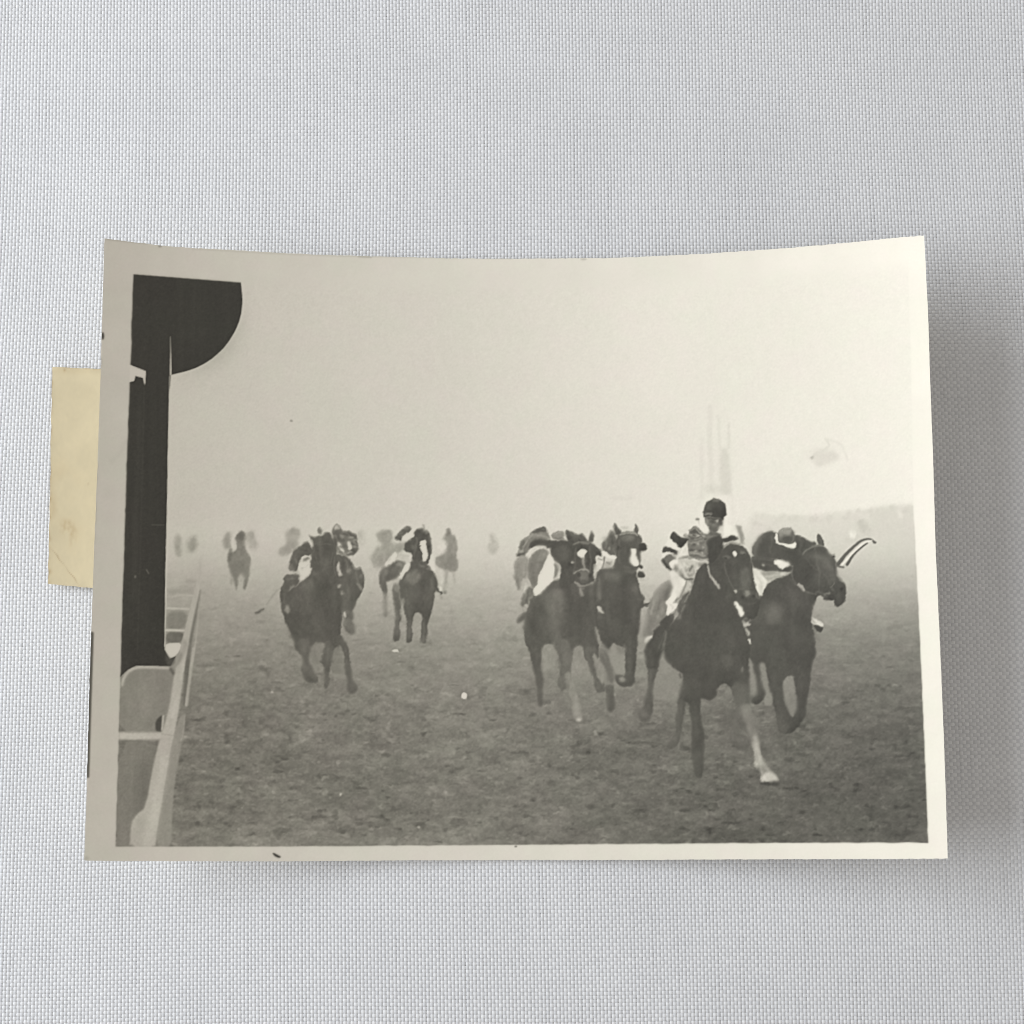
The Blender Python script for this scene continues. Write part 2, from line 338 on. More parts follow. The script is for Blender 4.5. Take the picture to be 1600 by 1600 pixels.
e(190, 350, 26, 40, 108, 3, .8); k([130, 470, 195, 440], 32, 84, 1.4); e(170, 420, 28, 14, 178, 1.5, .8)
p([488, 245, 560, 212, 640, 200, 645, 300, 520, 310], 138, 1.2); k([640, 285, 665, 315], 24, 214, 1)
p([265, 335, 330, 300, 420, 300, 510, 310, 560, 330, 500, 400, 330, 375, 245, 400], 80, 1.2)
p([92, 600, 115, 520, 150, 485, 240, 480, 245, 560, 240, 720, 180, 750, 165, 840, 130, 860, 105, 730], 148, 1.6)
k([105, 690, 130, 760, 150, 830], 26, 124, 2, .8); e(190, 520, 40, 36, 162, 3, .8)
p([235, 560, 270, 480, 340, 410, 430, 395, 480, 440, 440, 530, 400, 610, 370, 710, 350, 800, 300, 840, 260, 770, 235, 650], 128, 1.3)
k([230, 470, 285, 405, 350, 378, 430, 385], 30, 206, 1.1); e(330, 560, 50, 90, 122, 5, .6); e(420, 470, 30, 50, 150, 3, .7)
p([170, 720, 250, 720, 255, 800, 225, 880, 195, 960, 175, 900], 176, 1.4, .9)
p([190, 890, 255, 810, 310, 830, 320, 900, 255, 950, 245, 1030, 180, 1040, 148, 1000], 118, 1.3); e(215, 1022, 22, 14, 200, 1, .9); e(192, 1075, 24, 18, 166, 1.3)
p([118, 1200, 128, 1150, 175, 1112, 232, 1085, 215, 1150, 180, 1190, 135, 1215], 96, 1.1)
p([700, 740, 640, 800, 600, 720, 500, 760, 460, 820, 340, 915, 270, 950, 240, 1040, 210, 1130, 192, 1280, 200, 1390, 245, 1470, 270, 1560, 280, 1620, 385, 1620,
   395, 1500, 425, 1430, 530, 1440, 560, 1530, 590, 1640, 720, 1640, 730, 1500, 800, 1440, 840, 1480, 860, 1620, 1000, 1620, 1020, 1480, 985, 1300, 972, 1100, 960, 900, 962, 780, 860, 800], 92, 1)
p([400, 930, 470, 860, 600, 820, 650, 900, 640, 1050, 600, 1250, 590, 1420, 650, 1600, 570, 1600, 500, 1380, 470, 1150], 116, 3.5, .9); e(560, 900, 50, 50, 122, 4, .6); p([640, 830, 700, 790, 740, 900, 700, 1050, 660, 1000], 78, 4, .7); e(350, 1060, 60, 90, 82, 6, .7); e(820, 1050, 110, 180, 82, 9, .8); e(680, 860, 40, 80, 80, 5, .8); e(300, 1250, 70, 140, 84, 8, .7); e(560, 1350, 40, 120, 102, 8, .7); k([480, 1180, 540, 1400, 620, 1560], 40, 110, 4, .6)
k([970, 770, 962, 950, 975, 1150, 990, 1260], 34, 86, 1.3); k([680, 320, 880, 330], 30, 82, 1); k([270, 960, 320, 915], 30, 96, 1.2)
p([655, 195, 700, 212, 760, 245, 805, 250, 825, 220, 850, 260, 885, 305, 850, 340, 680, 335, 655, 270], 84, 1); p([895, 300, 925, 235, 942, 198, 966, 260, 952, 330, 900, 340], 84, .9)
e(770, 285, 50, 24, 96, 3, .7)
p([485, 330, 560, 310, 650, 300, 720, 335, 780, 318, 900, 330, 950, 350, 1035, 420, 1045, 470, 1000, 485, 968, 480, 985, 560, 965, 650, 990, 700, 965, 765, 920, 800, 860, 812, 790, 802,
   752, 765, 700, 790, 640, 860, 570, 800, 600, 680, 600, 560, 525, 530, 485, 440], 80, 1)
e(600, 420, 60, 80, 90, 6, .8); e(680, 640, 60, 80, 76, 6, .7); e(920, 450, 40, 60, 76, 5, .7); k([760, 340, 830, 328, 900, 345], 26, 104, 2, .8)
p([778, 455, 800, 420, 850, 400, 888, 428, 858, 455, 855, 510, 825, 505, 785, 482], 240, .8); k([840, 500, 862, 590, 840, 640], 30, 128, 2, .8)
e(720, 550, 17, 17, 188, 1); k([745, 668, 800, 632, 870, 618, 905, 650], 16, 136, 1.2, .9); e(852, 700, 75, 70, 110, 4, .85); e(790, 700, 26, 30, 84, 2, .8)
k([755, 768, 800, 800, 870, 805, 955, 770], 20, 162, 1.2, .9); k([972, 570, 965, 640, 978, 715], 22, 196, 1.1, .9); k([985, 440, 1030, 470], 30, 70, 1.3)
p([970, 490, 1040, 485, 1062, 540, 1045, 605, 1000, 615, 992, 545], 212, 1.2); k([1000, 510, 1050, 520], 14, 132, 1, .8)
p([525, 540, 595, 570, 582, 645, 540, 720, 512, 735, 525, 620], 150, 1.3)
p([478, 455, 500, 480, 525, 525, 528, 640, 512, 740, 460, 800, 400, 852, 340, 912, 308, 895, 300, 850, 358, 780, 365, 700, 400, 600, 440, 520], 234, .9)
k([815, 830, 830, 905], 32, 150, 1.4, .8); e(845, 832, 18, 16, 116, 1.2); k([935, 830, 930, 900], 24, 122, 2, .7)
p([978, 1025, 1030, 1035, 1072, 1108, 1010, 1082], 188, 1); k([980, 1260, 1005, 1380, 1050, 1460, 1105, 1500], 30, 142, 1.6, .9)
e(345, 1010, 16, 26, 112, 2, .7)
frame(790, 930, 6.957)
p([192, 400, 420, 490, 395, 590, 386, 760, 412, 880, 406, 1050, 402, 1200, 360, 1205, 342, 1010, 302, 850, 272, 650, 250, 560], 91, 1); k([380, 1000, 385, 1200], 40, 104, 2, .5)
p([530, 510, 725, 560, 728, 680, 690, 850, 660, 1000, 610, 1060, 555, 960, 588, 830, 600, 720, 560, 620], 108, 1.5); k([610, 960, 600, 1250], 60, 118, 4, .5)
k([640, 540, 652, 760, 690, 930], 120, 112, 1.6, .9, 84); k([682, 880, 728, 1050, 765, 1200, 790, 1345], 86, 144, 1.5, .9, 66); k([650, 900, 690, 1050], 26, 120, 2, .6)
p([840, 540, 1005, 560, 965, 640, 1000, 780, 1065, 960, 1095, 1055, 980, 1062, 950, 900, 880, 720], 103, 1.4)
p([730, 600, 760, 560, 810, 535, 838, 570, 835, 680, 880, 740, 935, 850, 950, 950, 900, 980, 800, 900, 735, 780, 722, 680], 140, 2.2, .8)
e(785, 800, 45, 60, 150, 3, .8); e(910, 880, 26, 50, 148, 3, .8); p([690, 960, 760, 980, 775, 1100, 705, 1085], 140, 2, .9); k([700, 860, 790, 960, 820, 1060], 40, 142, 3, .5)
p([945, 630, 975, 625, 1010, 720, 1060, 850, 1078, 920, 1050, 980, 1010, 900, 955, 730], 146, 1.3)
p([735, 1180, 800, 1175, 812, 1290, 835, 1350, 770, 1362, 728, 1310], 150, 1.3); e(792, 1356, 28, 13, 228, .9); k([840, 1365, 940, 1375], 20, 92, 2, .6)
k([200, 685, 265, 690], 16, 168, 1.3, .8)
p([410, 530, 540, 530, 552, 620, 588, 720, 580, 830, 540, 870, 420, 870, 400, 760, 392, 640], 146, 2, .7)
figure('printed_horse_and_rider')
CUR[0] = 0
p([1165, 500, 1200, 540, 1250, 640, 1300, 780, 1300, 850, 1180, 860, 1150, 700, 1135, 600], 148, 1.5, .95)
CUR[0] = SEGN.index('printed_horse_and_rider') + 3
p([1000, 555, 1105, 600, 1140, 740, 1172, 880, 1170, 960, 1125, 955, 1085, 800, 1010, 690], 110, 1.5); e(1060, 590, 36, 50, 128, 3, .7)
p([1080, 985, 1165, 965, 1178, 1080, 1202, 1230, 1160, 1282, 1100, 1262, 1098, 1100], 94, 1.4)
p([1300, 430, 1432, 430, 1422, 700, 1402, 850, 1415, 940, 1365, 990, 1265, 1005, 1200, 940, 1178, 870, 1250, 855, 1302, 880, 1292, 750], 86, 1.1)
e(1265, 912, 34, 26, 146, 1.6); k([1210, 540, 1260, 640], 40, 108, 3, .6); e(1285, 580, 22, 50, 118, 2, .7)

# ---- winner's neighbour on the right ----
frame(1140, 780, 6.4)
figure('printed_horse_and_rider')
p([233, 575, 228, 500, 250, 430, 300, 372, 370, 330, 450, 322, 480, 345, 660, 352, 740, 380, 800, 415, 872, 435, 850, 480, 760, 545, 700, 620, 640, 660, 600, 640, 500, 605, 300, 585], 82, 1)
k([240, 560, 238, 490, 270, 420, 330, 360], 26, 112, 3, .8); k([400, 340, 410, 440, 380, 560], 40, 72, 5, .5); e(560, 540, 60, 40, 76, 5, .7)
p([480, 390, 490, 320, 540, 283, 600, 285, 645, 320, 655, 370, 640, 440, 560, 448, 500, 425], 116, 1); e(565, 318, 60, 28, 166, 3, .9); e(570, 405, 60, 26, 86, 3, .85); e(635, 345, 18, 40, 98, 2, .8)
p([455, 340, 480, 335, 478, 400, 500, 432, 570, 446, 640, 440, 660, 422, 672, 470, 640, 492, 580, 482, 500, 456, 452, 425], 240, .8)
p([290, 995, 330, 930, 380, 862, 440, 805, 560, 760, 615, 740, 640, 640, 740, 545, 800, 485, 880, 445, 940, 468, 1000, 540, 1050, 590, 1072, 650, 1062, 720, 1090, 790, 1150, 850, 1172, 900,
   1162, 1000, 1130, 1060, 1070, 1082, 1040, 1058, 1050, 1010, 1020, 1002, 940, 975, 890, 950, 862, 985, 830, 1100, 818, 1200, 832, 1310, 855, 1450, 858, 1540, 830, 1640, 200, 1640, 185, 1500, 220, 1440, 195, 1300, 200, 1200, 270, 1100], 80, 1)
e(950, 640, 80, 85, 106, 6, .9); e(1040, 760, 40, 70, 106, 5, .8); e(820, 570, 60, 40, 100, 5, .8); e(880, 800, 60, 60, 98, 6, .8); p([330, 1080, 420, 1010, 520, 1040, 540, 1160, 500, 1290, 420, 1300, 340, 1220], 100, 5, .9); p([400, 1080, 480, 1080, 500, 1180, 450, 1250, 390, 1180], 110, 5, .9); p([560, 820, 640, 900, 720, 960, 800, 1000, 800, 1100, 650, 1100, 560, 960], 92, 6, .7); e(700, 1350, 130, 200, 78, 14, .6); e(780, 760, 60, 90, 80, 8, .6)
p([878, 450, 868, 385, 888, 338, 918, 365, 942, 425, 940, 475], 84, .9); k([740, 545, 785, 492, 850, 458, 935, 468], 14, 132, 1, .9)
k([612, 720, 640, 820, 720, 890, 790, 930, 865, 945], 12, 124, 1, .8); k([690, 850, 742, 902], 24, 190, .9); k([855, 930, 910, 925, 965, 975], 26, 108, 1.4, .9); k([955, 950, 1000, 940], 18, 150, 1.2, .9); k([1010, 880, 1045, 915], 12, 112, 1, .8)
k([950, 990, 1030, 998], 22, 66, 1, .9); e(1110, 930, 40, 70, 72, 5, .6)
k([225, 580, 440, 606, 640, 655], 30, 84, 1)
p([200, 575, 320, 592, 430, 608, 470, 650, 510, 690, 560, 690, 605, 655, 640, 690, 600, 735, 520, 725, 420, 722, 300, 712, 240, 685], 80, 1); e(336, 656, 15, 15, 176, 1); k([240, 592, 430, 612], 8, 106, 1, .7)
p([444, 612, 500, 600, 580, 625, 612, 655, 565, 672, 540, 700, 512, 692, 480, 660, 448, 640], 234, .9)
p([234, 680, 300, 718, 360, 800, 382, 830, 350, 900, 318, 975, 295, 962, 268, 930, 245, 830], 222, 1)
p([315, 730, 450, 728, 545, 728, 555, 762, 480, 792, 400, 815, 355, 790], 166, 1.2); e(530, 752, 26, 18, 216, 1.2); k([330, 740, 440, 735], 26, 136, 1.8, .7)
k([1085, 650, 1150, 565, 1240, 472, 1320, 412, 1400, 392, 1460, 432], 38, 92, .7, 1, 16); k([1175, 655, 1225, 570, 1290, 502, 1375, 440], 30, 104, .7, 1, 16)
k([1118, 665, 1183, 588, 1268, 498, 1350, 434, 1425, 410], 17, 232, .6, 1, 10); k([1075, 640, 1065, 668, 1140, 680], 20, 104, 1, .9); k([1440, 430, 1455, 436], 16, 96, .8)
p([820, 1170, 850, 1198, 935, 1240, 932, 1290, 870, 1272, 818, 1245], 214, 1); p([828, 1262, 880, 1270, 938, 1292, 905, 1336, 858, 1312], 76, .9); k([820, 1190, 850, 1240], 20, 132, 1.4, .7)
frame(1100, 980, 5.926)
p([300, -20, 1000, -20, 1028, 120, 1034, 220, 992, 370, 988, 470, 962, 600, 948, 720, 935, 830, 855, 950, 790, 985, 740, 992, 690, 972, 678, 880, 660, 760, 612, 580, 575, 430, 566, 330, 520, 318, 512, 360,
   520, 480, 545, 560, 578, 600, 560, 665, 500, 718, 450, 715, 425, 665, 488, 620, 492, 540, 465, 400, 432, 290, 400, 270, 300, 200], 81, 1)
e(760, 880, 90, 90, 90, 8, .6); k([720, 960, 745, 1080, 770, 1180], 90, 98, 5, .6, 50)
CUR[0] = 0
p([728, 560, 745, 470, 790, 440, 845, 470, 842, 600, 868, 700, 838, 800, 815, 845, 785, 790, 742, 690], 138, 1.2); e(780, 500, 30, 30, 150, 4, .6)
p([395, 285, 420, 285, 460, 400, 490, 520, 488, 610, 430, 620, 415, 480], 142, 1.2); p([515, 325, 558, 322, 575, 430, 610, 580, 650, 720, 560, 730, 560, 660, 580, 600, 545, 540, 520, 430], 140, 1.2)

# ---- the winner ----
frame(990, 930, 6.4)
figure('printed_horse_and_rider')
p([120, 260, 150, 100, 200, 0, 230, -60, 330, -60, 335, 190, 250, 275, 195, 345, 180, 410, 110, 445, 78, 390], 132, 1.3)
k([210, 20, 180, 200, 150, 380], 18, 116, 2, .8); k([280, 20, 250, 180], 22, 114, 2, .8); k([170, 60, 130, 300], 12, 160, 1.6, .6); k([265, 130, 245, 230], 20, 164, 1.6, .8)
p([400, 970, 545, 1000, 522, 1090, 500, 1200, 482, 1330, 452, 1470, 400, 1530, 335, 1535, 325, 1500, 400, 1400, 420, 1250, 440, 1100], 96, 1.3); k([440, 1400, 380, 1520], 70, 106, 3, .6)
p([130, 700, 265, 700, 225, 800, 205, 900, 190, 1040, 197, 1150, 165, 1240, 110, 1268, 58, 1250, 35, 1190, 100, 1110, 98, 1040, 138, 960, 150, 850], 92, 1.2); e(120, 1190, 70, 60, 108, 5, .8); e(170, 950, 20, 90, 100, 4, .5)
p([550, -40, 500, 100, 430, 230, 370, 300, 330, 370, 312, 520, 300, 620, 350, 690, 455, 768, 505, 792, 490, 860, 455, 960, 450, 1040, 560, 1080, 560, 1160, 592, 1330, 572, 1400, 585, 1600, 600, 1720, 625, 1830, 690, 1835,
   695, 1700, 712, 1500, 708, 1390, 690, 1300, 665, 1180, 665, 1020, 700, 1035, 770, 1055, 832, 1005, 838, 930, 880, 892, 950, 890, 1000, 975, 1040, 1130, 1120, 1130, 1165, 900, 1150, 640, 1172, 560, 1150, 470, 1110, 360, 1080, 230, 1040, 150, 1000, 60, 975, -60], 81, 1)
p([580, 1560, 700, 1560, 695, 1700, 690, 1835, 625, 1830, 600, 1720], 92, 2, .8); e(945, 670, 60, 40, 92, 6, .8); e(720, 400, 180, 250, 85, 16, .7); e(760, 1000, 60, 40, 88, 5, .6)
p([330, 195, 395, 185, 412, 240, 375, 300, 345, 380, 325, 520, 290, 570, 262, 640, 262, 740, 130, 740, 118, 620, 105, 560, 130, 480, 180, 440, 200, 330, 245, 275], 78, 1.1)
k([322, 365, 312, 470, 288, 550], 20, 118, 1.4, .9); k([380, 220, 400, 180, 440, 100], 30, 112, 2, .6); k([500, 120, 450, 230], 22, 132, 1.5, .8); k([240, 420, 230, 540], 30, 88, 4, .7)
p([104, 445, 128, 412, 180, 398, 190, 420, 142, 452, 120, 495], 216, 1); k([250, 285, 195, 345], 20, 160, 1.2, .8)
p([1003, 58, 1040, 70, 1090, 120, 1105, 200, 1070, 228, 1050, 190], 234, .9); p([1085, 245, 1172, 215, 1160, 262, 1120, 275], 100, 1.2); p([1092, 290, 1172, 272, 1162, 302, 1110, 312], 190, .9)
p([1108, 320, 1140, 335, 1164, 400, 1140, 425], 168, 1.1); p([1138, 442, 1160, 433, 1182, 488, 1150, 482], 218, .9)
CUR[0] = 0
p([300, 625, 345, 685, 458, 770, 500, 785, 482, 860, 455, 960, 448, 1060, 380, 1050, 200, 1040, 195, 960, 215, 830, 262, 700, 258, 670], 140, 1.3, .9); e(320, 720, 50, 60, 152, 5, .7); k([470, 790, 480, 830], 16, 80, 1.5)
frame(1100, 980, 5.926)
p([150, 800, 320, 800, 430, 1060, 330, 1120, 180, 1020], 98, 5, .6)
figure('winner_leg')
p([235, 540, 420, 520, 425, 700, 385, 800, 330, 805, 300, 680], 98, 1.5); e(370, 560, 50, 80, 100, 5, .6)
p([325, 790, 420, 750, 450, 800, 488, 880, 495, 1010, 430, 1030, 365, 985, 350, 900], 130, 1.3); k([400, 760, 450, 900], 50, 138, 3, .7); k([300, 780, 340, 920, 425, 1060], 26, 100, 2.5, .8)
k([365, 960, 430, 1020], 30, 146, 2, .8)
p([430, 1020, 495, 985, 502, 1080, 532, 1180, 582, 1290, 650, 1345, 700, 1425, 600, 1432, 525, 1445, 520, 1350, 462, 1285, 470, 1180, 442, 1080], 164, 1.2)
k([330, 560, 365, 760, 415, 930], 130, 104, 1.6, .8, 110); k([385, 760, 425, 900, 465, 1040], 108, 136, 1.8, .9, 70); k([330, 740, 365, 900, 440, 1050], 16, 98, 1.5, .7); k([470, 1010, 490, 1120, 530, 1270], 30, 186, 2, .8); k([470, 1130, 490, 1280], 20, 178, 2, .6); e(488, 1265, 20, 20, 196, 2, .8)
p([535, 1372, 600, 1335, 655, 1355, 698, 1425, 600, 1432, 528, 1442], 206, 1.3); k([545, 1300, 570, 1340], 26, 132, 2, .6)
k([530, 1442, 600, 1452, 685, 1452], 24, 74, 1.3, .9); e(500, 1330, 18, 30, 92, 2.5, .7)
frame(990, 760, 8)
figure('winner_rider')
CUR[0] = 0
p([860, 180, 940, 130, 1080, 130, 1190, 220, 1200, 400, 1130, 480, 880, 470, 830, 400], 238, 4, .55)
CUR[0] = len(SEGN) - 1
p([460, 1165, 400, 1190, 320, 1250, 250, 1340, 210, 1430, 188, 1520, 170, 1610, 430, 1610, 400, 1450, 480, 1320, 470, 1210], 134, 1.2)
k([465, 1250, 400, 1380, 360, 1420], 60, 98, 3, .8, 20); k([300, 1330, 250, 1500, 230, 1600], 30, 150, 3, .7); k([220, 1420, 200, 1540], 24, 118, 2, .8); k([330, 1420, 290, 1600], 20, 116, 2, .8)
p([560, 940, 640, 740, 690, 690, 800, 430, 870, 410, 900, 470, 1080, 500, 1120, 440, 1200, 480, 1300, 590, 1300, 640, 1130, 700, 930, 940], 236, 1)
p([690, 620, 715, 530, 770, 492, 830, 540, 860, 575, 940, 600, 960, 560, 1060, 580, 1110, 600, 1120, 700, 1100, 800, 930, 940, 860, 930, 780, 910, 690, 865, 675, 790, 668, 720, 690, 680, 640, 640, 620, 605], 126, 1)
e(750, 560, 48, 34, 84, 1.6, .95); k([780, 510, 835, 590], 18, 204, 1, .9); k([720, 540, 770, 510], 16, 168, 1, .8); k([640, 605, 690, 650, 640, 700], 24, 128, 1.5, .9); e(660, 620, 22, 16, 186, 1.3, .8); k([770, 640, 860, 600], 24, 148, 2, .8)
k([700, 690, 790, 700, 850, 680], 18, 88, 1.6, .8); e(790, 770, 70, 40, 116, 3, .8); k([700, 820, 800, 850, 900, 850], 20, 152, 2, .8); k([700, 850, 830, 890, 900, 890], 20, 122, 1.6, .8); e(860, 690, 40, 40, 134, 3, .7); k([840, 740, 900, 780], 30, 112, 2.5, .6)
for i, (x, y, g) in enumerate([(720, 600, 150), (760, 610, 96), (800, 620, 156), (735, 655, 104), (700, 740, 142), (750, 735, 98), (800, 725, 148), (850, 640, 104), (880, 620, 150), (720, 790, 100), (770, 810, 146), (830, 800, 100), (870, 760, 140), (860, 830, 152), (900, 660, 100)]):
    e(x, y, 19, 13, g + (22 if g > 120 else -14), .9, .9)
p([905, 690, 980, 640, 1060, 610, 1110, 660, 1130, 760, 1080, 890, 960, 1010, 925, 940, 912, 850, 935, 780], 70, 1.4)
p([890, 380, 905, 460, 930, 515, 950, 570, 1030, 590, 1075, 530, 1108, 465, 1122, 415, 1030, 390, 940, 372], 106, 1); e(1042, 432, 24, 22, 152, 2, .9); e(1085, 470, 24, 34, 80, 2, .8); e(960, 470, 36, 40, 98, 3, .7); k([930, 505, 960, 560, 1020, 585], 14, 132, 1.5, .6)
e(1090, 530, 30, 40, 206, 2, .9); k([960, 580, 1060, 590], 40, 106, 3, .7)
p([868, 310, 880, 240, 930, 185, 985, 158, 1030, 143, 1065, 158, 1112, 190, 1148, 235, 1158, 310, 1170, 352, 1140, 378, 1130, 430, 1090, 405, 1000, 388, 930, 375, 888, 392, 872, 380], 66, .8)
p([890, 300, 905, 240, 960, 190, 1030, 165, 1000, 230, 960, 300], 86, 3, .8); e(1060, 230, 40, 40, 84, 4, .6); k([900, 398, 1000, 402, 1115, 425], 22, 66, 1.2, .9); e(940, 440, 26, 26, 124, 2.5, .8); e(1000, 500, 34, 26, 118, 3, .8); k([950, 515, 1040, 520], 12, 86, 1.4, .7); k([888, 345, 975, 340], 18, 150, 1, .9); k([985, 180, 1040, 165], 22, 118, 1.6, .8); e(1080, 250, 40, 60, 74, 4, .7); k([940, 300, 1100, 290], 30, 60, 4, .5)
e(790, 410, 26, 16, 112, 1.1, .9); k([800, 420, 822, 475], 14, 186, 1.2, .8)
p([498, 550, 530, 580, 580, 630, 650, 655, 705, 660, 660, 700, 625, 745, 592, 778, 545, 745, 510, 700, 440, 640, 468, 590], 60, .8)
p([440, 650, 500, 690, 545, 755, 560, 800, 500, 775, 395, 748, 405, 700], 236, .9)
p([383, 742, 450, 765, 530, 795, 558, 815, 540, 868, 490, 832, 420, 818, 345, 838, 358, 790], 70, .9)
p([345, 840, 420, 820, 485, 840, 440, 862, 385, 905, 345, 885], 230, 1)
p([355, 912, 400, 868, 460, 848, 512, 865, 532, 915, 490, 935, 455, 965, 472, 1032, 420, 1012, 380, 965], 112, 1); k([362, 920, 410, 985, 462, 1030], 34, 72, 1.2, .9)
p([448, 955, 490, 915, 540, 918, 562, 950, 525, 990, 490, 1035, 460, 1012], 234, .9); p([560, 900, 600, 780, 660, 738, 685, 800, 705, 872, 640, 882, 575, 915, 540, 912, 545, 862], 230, 1)
k([570, 910, 640, 880, 740, 890], 22, 132, 1.3, .9)
p([555, 935, 620, 900, 700, 900, 765, 935, 850, 930, 935, 925, 945, 975, 825, 985, 785, 1040, 772, 1135, 700, 1165, 640, 1155, 590, 1115, 560, 1055, 548, 990], 206, 1)
e(525, 1018, 32, 40, 128, 1.5, .9); k([640, 1010, 655, 1060], 26, 140, 1.6, .8); k([735, 985, 705, 1050], 36, 98, 1.5, .9); k([670, 1090, 700, 1120, 740, 1100], 26, 116, 1.6, .9); k([590, 950, 640, 940, 680, 960], 20, 176, 2, .8); k([780, 960, 860, 955], 26, 176, 2, .8); k([750, 1040, 740, 1110], 30, 168, 2, .8); p([800, 985, 840, 960, 940, 960, 940, 985, 830, 1010], 92, 2, .6); k([590, 1112, 640, 1162, 745, 1158], 30, 84, 1.3, .9); k([570, 1060, 610, 1110], 34, 122, 2, .8); e(720, 940, 50, 30, 196, 3, .6); e(620, 980, 40, 30, 224, 3, .7)
p([445, 1045, 520, 1060, 572, 1110, 605, 1150, 665, 1180, 640, 1240, 612, 1330, 572, 1382, 520, 1425, 492, 1462, 545, 1465, 560, 1480, 510, 1560, 440, 1610, 412, 1610, 420, 1500, 396, 1452, 430, 1400, 480, 1320, 492, 1230, 470, 1150], 230, 1)
k([662, 1185, 628, 1270, 600, 1350, 520, 1440], 22, 122, 1.3, .9); k([650, 1290, 705, 1245, 730, 1300], 30, 196, 1.5, .8); p([690, 1170, 760, 1170, 760, 1290, 700, 1270], 120, 2, .8); e(700, 1225, 18, 26, 206, 1.5, .9)
p([600, 1370, 720, 1300, 700, 1420, 600, 1600, 540, 1600, 560, 1480], 94, 1.6); k([640, 1340, 600, 1440], 30, 138, 2, .6)
# neck and head of the winner
p([840, 990, 890, 970, 940, 965, 1000, 950, 1080, 880, 1100, 800, 1140, 745, 1200, 715, 1290, 712, 1370, 748, 1425, 810, 1462, 885, 1492, 1000, 1502, 1160, 1530, 1290, 1572, 1370, 1575, 1480, 1545, 1600, 1490, 1660, 1420, 1650,
   1400, 1640, 1340, 1700, 640, 1700, 600, 1600, 640, 1480, 700, 1350, 740, 1250, 770, 1150, 790, 1060], 80, 1)
k([1100, 800, 1085, 890, 960, 1010], 36, 76, 1.4); k([1060, 620, 1110, 690], 40, 72, 1.6)
p([1110, 650, 1180, 628, 1230, 608, 1300, 628, 1305, 672, 1200, 692, 1110, 695], 66, 1)
p([1268, 482, 1300, 490, 1355, 485, 1345, 540, 1380, 600, 1388, 740, 1340, 715, 1310, 580], 148, 1.2)
e(1390, 1160, 60, 150, 104, 7, .85); e(1170, 1050, 90, 130, 74, 9, .75); e(1240, 930, 80, 30, 92, 5, .6); k([1120, 750, 1170, 715, 1250, 700, 1335, 722], 24, 138, 1.3, .9); p([1228, 822, 1262, 798, 1302, 838, 1292, 888, 1250, 872], 238, .8); e(1370, 835, 36, 26, 106, 3, .8); e(1160, 890, 50, 26, 92, 3, .7)
k([935, 990, 942, 1085, 1000, 1180, 1072, 1268], 20, 184, 1, .95, 32); e(1275, 1310, 24, 15, 196, 1); e(1420, 1340, 36, 42, 124, 2.5, .9); k([1320, 1380, 1400, 1420], 30, 66, 2, .7); e(1500, 1330, 36, 30, 94, 3, .6); e(1180, 1370, 40, 26, 92, 4, .6)
p([1255, 1432, 1300, 1445, 1360, 1510, 1385, 1610, 1330, 1640, 1300, 1560], 236, .9)
p([1270, 1430, 1400, 1400, 1540, 1500, 1530, 1640, 1400, 1640, 1370, 1510], 78, 1.2)


# ---- finer modelling: faces, tack, folds and muscles ----
HR = [n for n, v in enumerate(SEGN) if v == 'printed_horse_and_rider']
CUR[0] = SEGN.index('winner_rider'); frame(990, 760, 8)
k([1000, 162, 1062, 172], 26, 114, 1.2, .85); e(935, 255, 36, 50, 88, 2, .8); k([885, 300, 900, 350], 16, 92, 1.2, .7)
k([905, 400, 916, 475], 24, 136, 1.2, .9); e(985, 440, 38, 26, 80, 1.6, .85); e(1046, 432, 22, 17, 164, 1, .95); e(1090, 452, 20, 38, 74, 1.4, .9); k([930, 515, 985, 548, 1050, 555], 14, 90, 1.2, .8); k([940, 475, 1000, 480], 12, 132, 1.2, .7)
k([1085, 510, 1120, 570, 1110, 620], 26, 210, 1.2, .9); k([960, 590, 1040, 600], 30, 86, 1.6, .8)
k([700, 552, 770, 502, 832, 562], 18, 112, .9, .9); k([715, 592, 780, 562, 832, 602], 16, 88, .9, .9); k([770, 602, 850, 642], 14, 176, .9, .85); k([690, 622, 760, 652, 850, 622], 14, 90, .9, .85)
k([700, 702, 780, 712, 850, 690], 16, 158, 1, .85); k([690, 740, 760, 750], 22, 104, 1.2, .8); k([820, 720, 890, 700], 18, 98, 1.2, .8); k([695, 822, 800, 852, 900, 858], 12, 168, .9, .85); k([700, 862, 810, 880, 900, 892], 12, 98, .9, .85); k([700, 785, 790, 800, 880, 800], 14, 96, 1.1, .7); k([840, 915, 930, 915], 24, 184, 1, .85)
k([620, 905, 660, 890, 720, 905], 10, 116, .9, .8); k([600, 940, 610, 1000], 14, 172, 1.2, .8); k([650, 960, 700, 985], 14, 176, 1.2, .8); k([690, 1010, 650, 1060], 12, 128, 1, .8); k([745, 1000, 760, 1090], 16, 150, 1.2, .8); k([620, 1080, 660, 1110], 18, 196, 1, .8)
e(1366, 832, 34, 20, 120, 1.2, .9); e(1168, 886, 46, 17, 108, 1.2, .9); e(1150, 900, 16, 12, 58, .8, .9); e(1385, 850, 14, 12, 60, .8, .8); p([1350, 1050, 1420, 1000, 1452, 1100, 1442, 1260, 1380, 1285, 1350, 1180], 106, 2, .85); k([1270, 900, 1260, 1050, 1280, 1250], 40, 92, 2.5, .6)
k([1130, 960, 1180, 1130, 1250, 1280], 12, 112, 1, .7); k([1460, 930, 1470, 1100, 1450, 1250], 10, 112, 1, .6); k([1250, 1290, 1340, 1280, 1480, 1270], 14, 108, 1, .7)
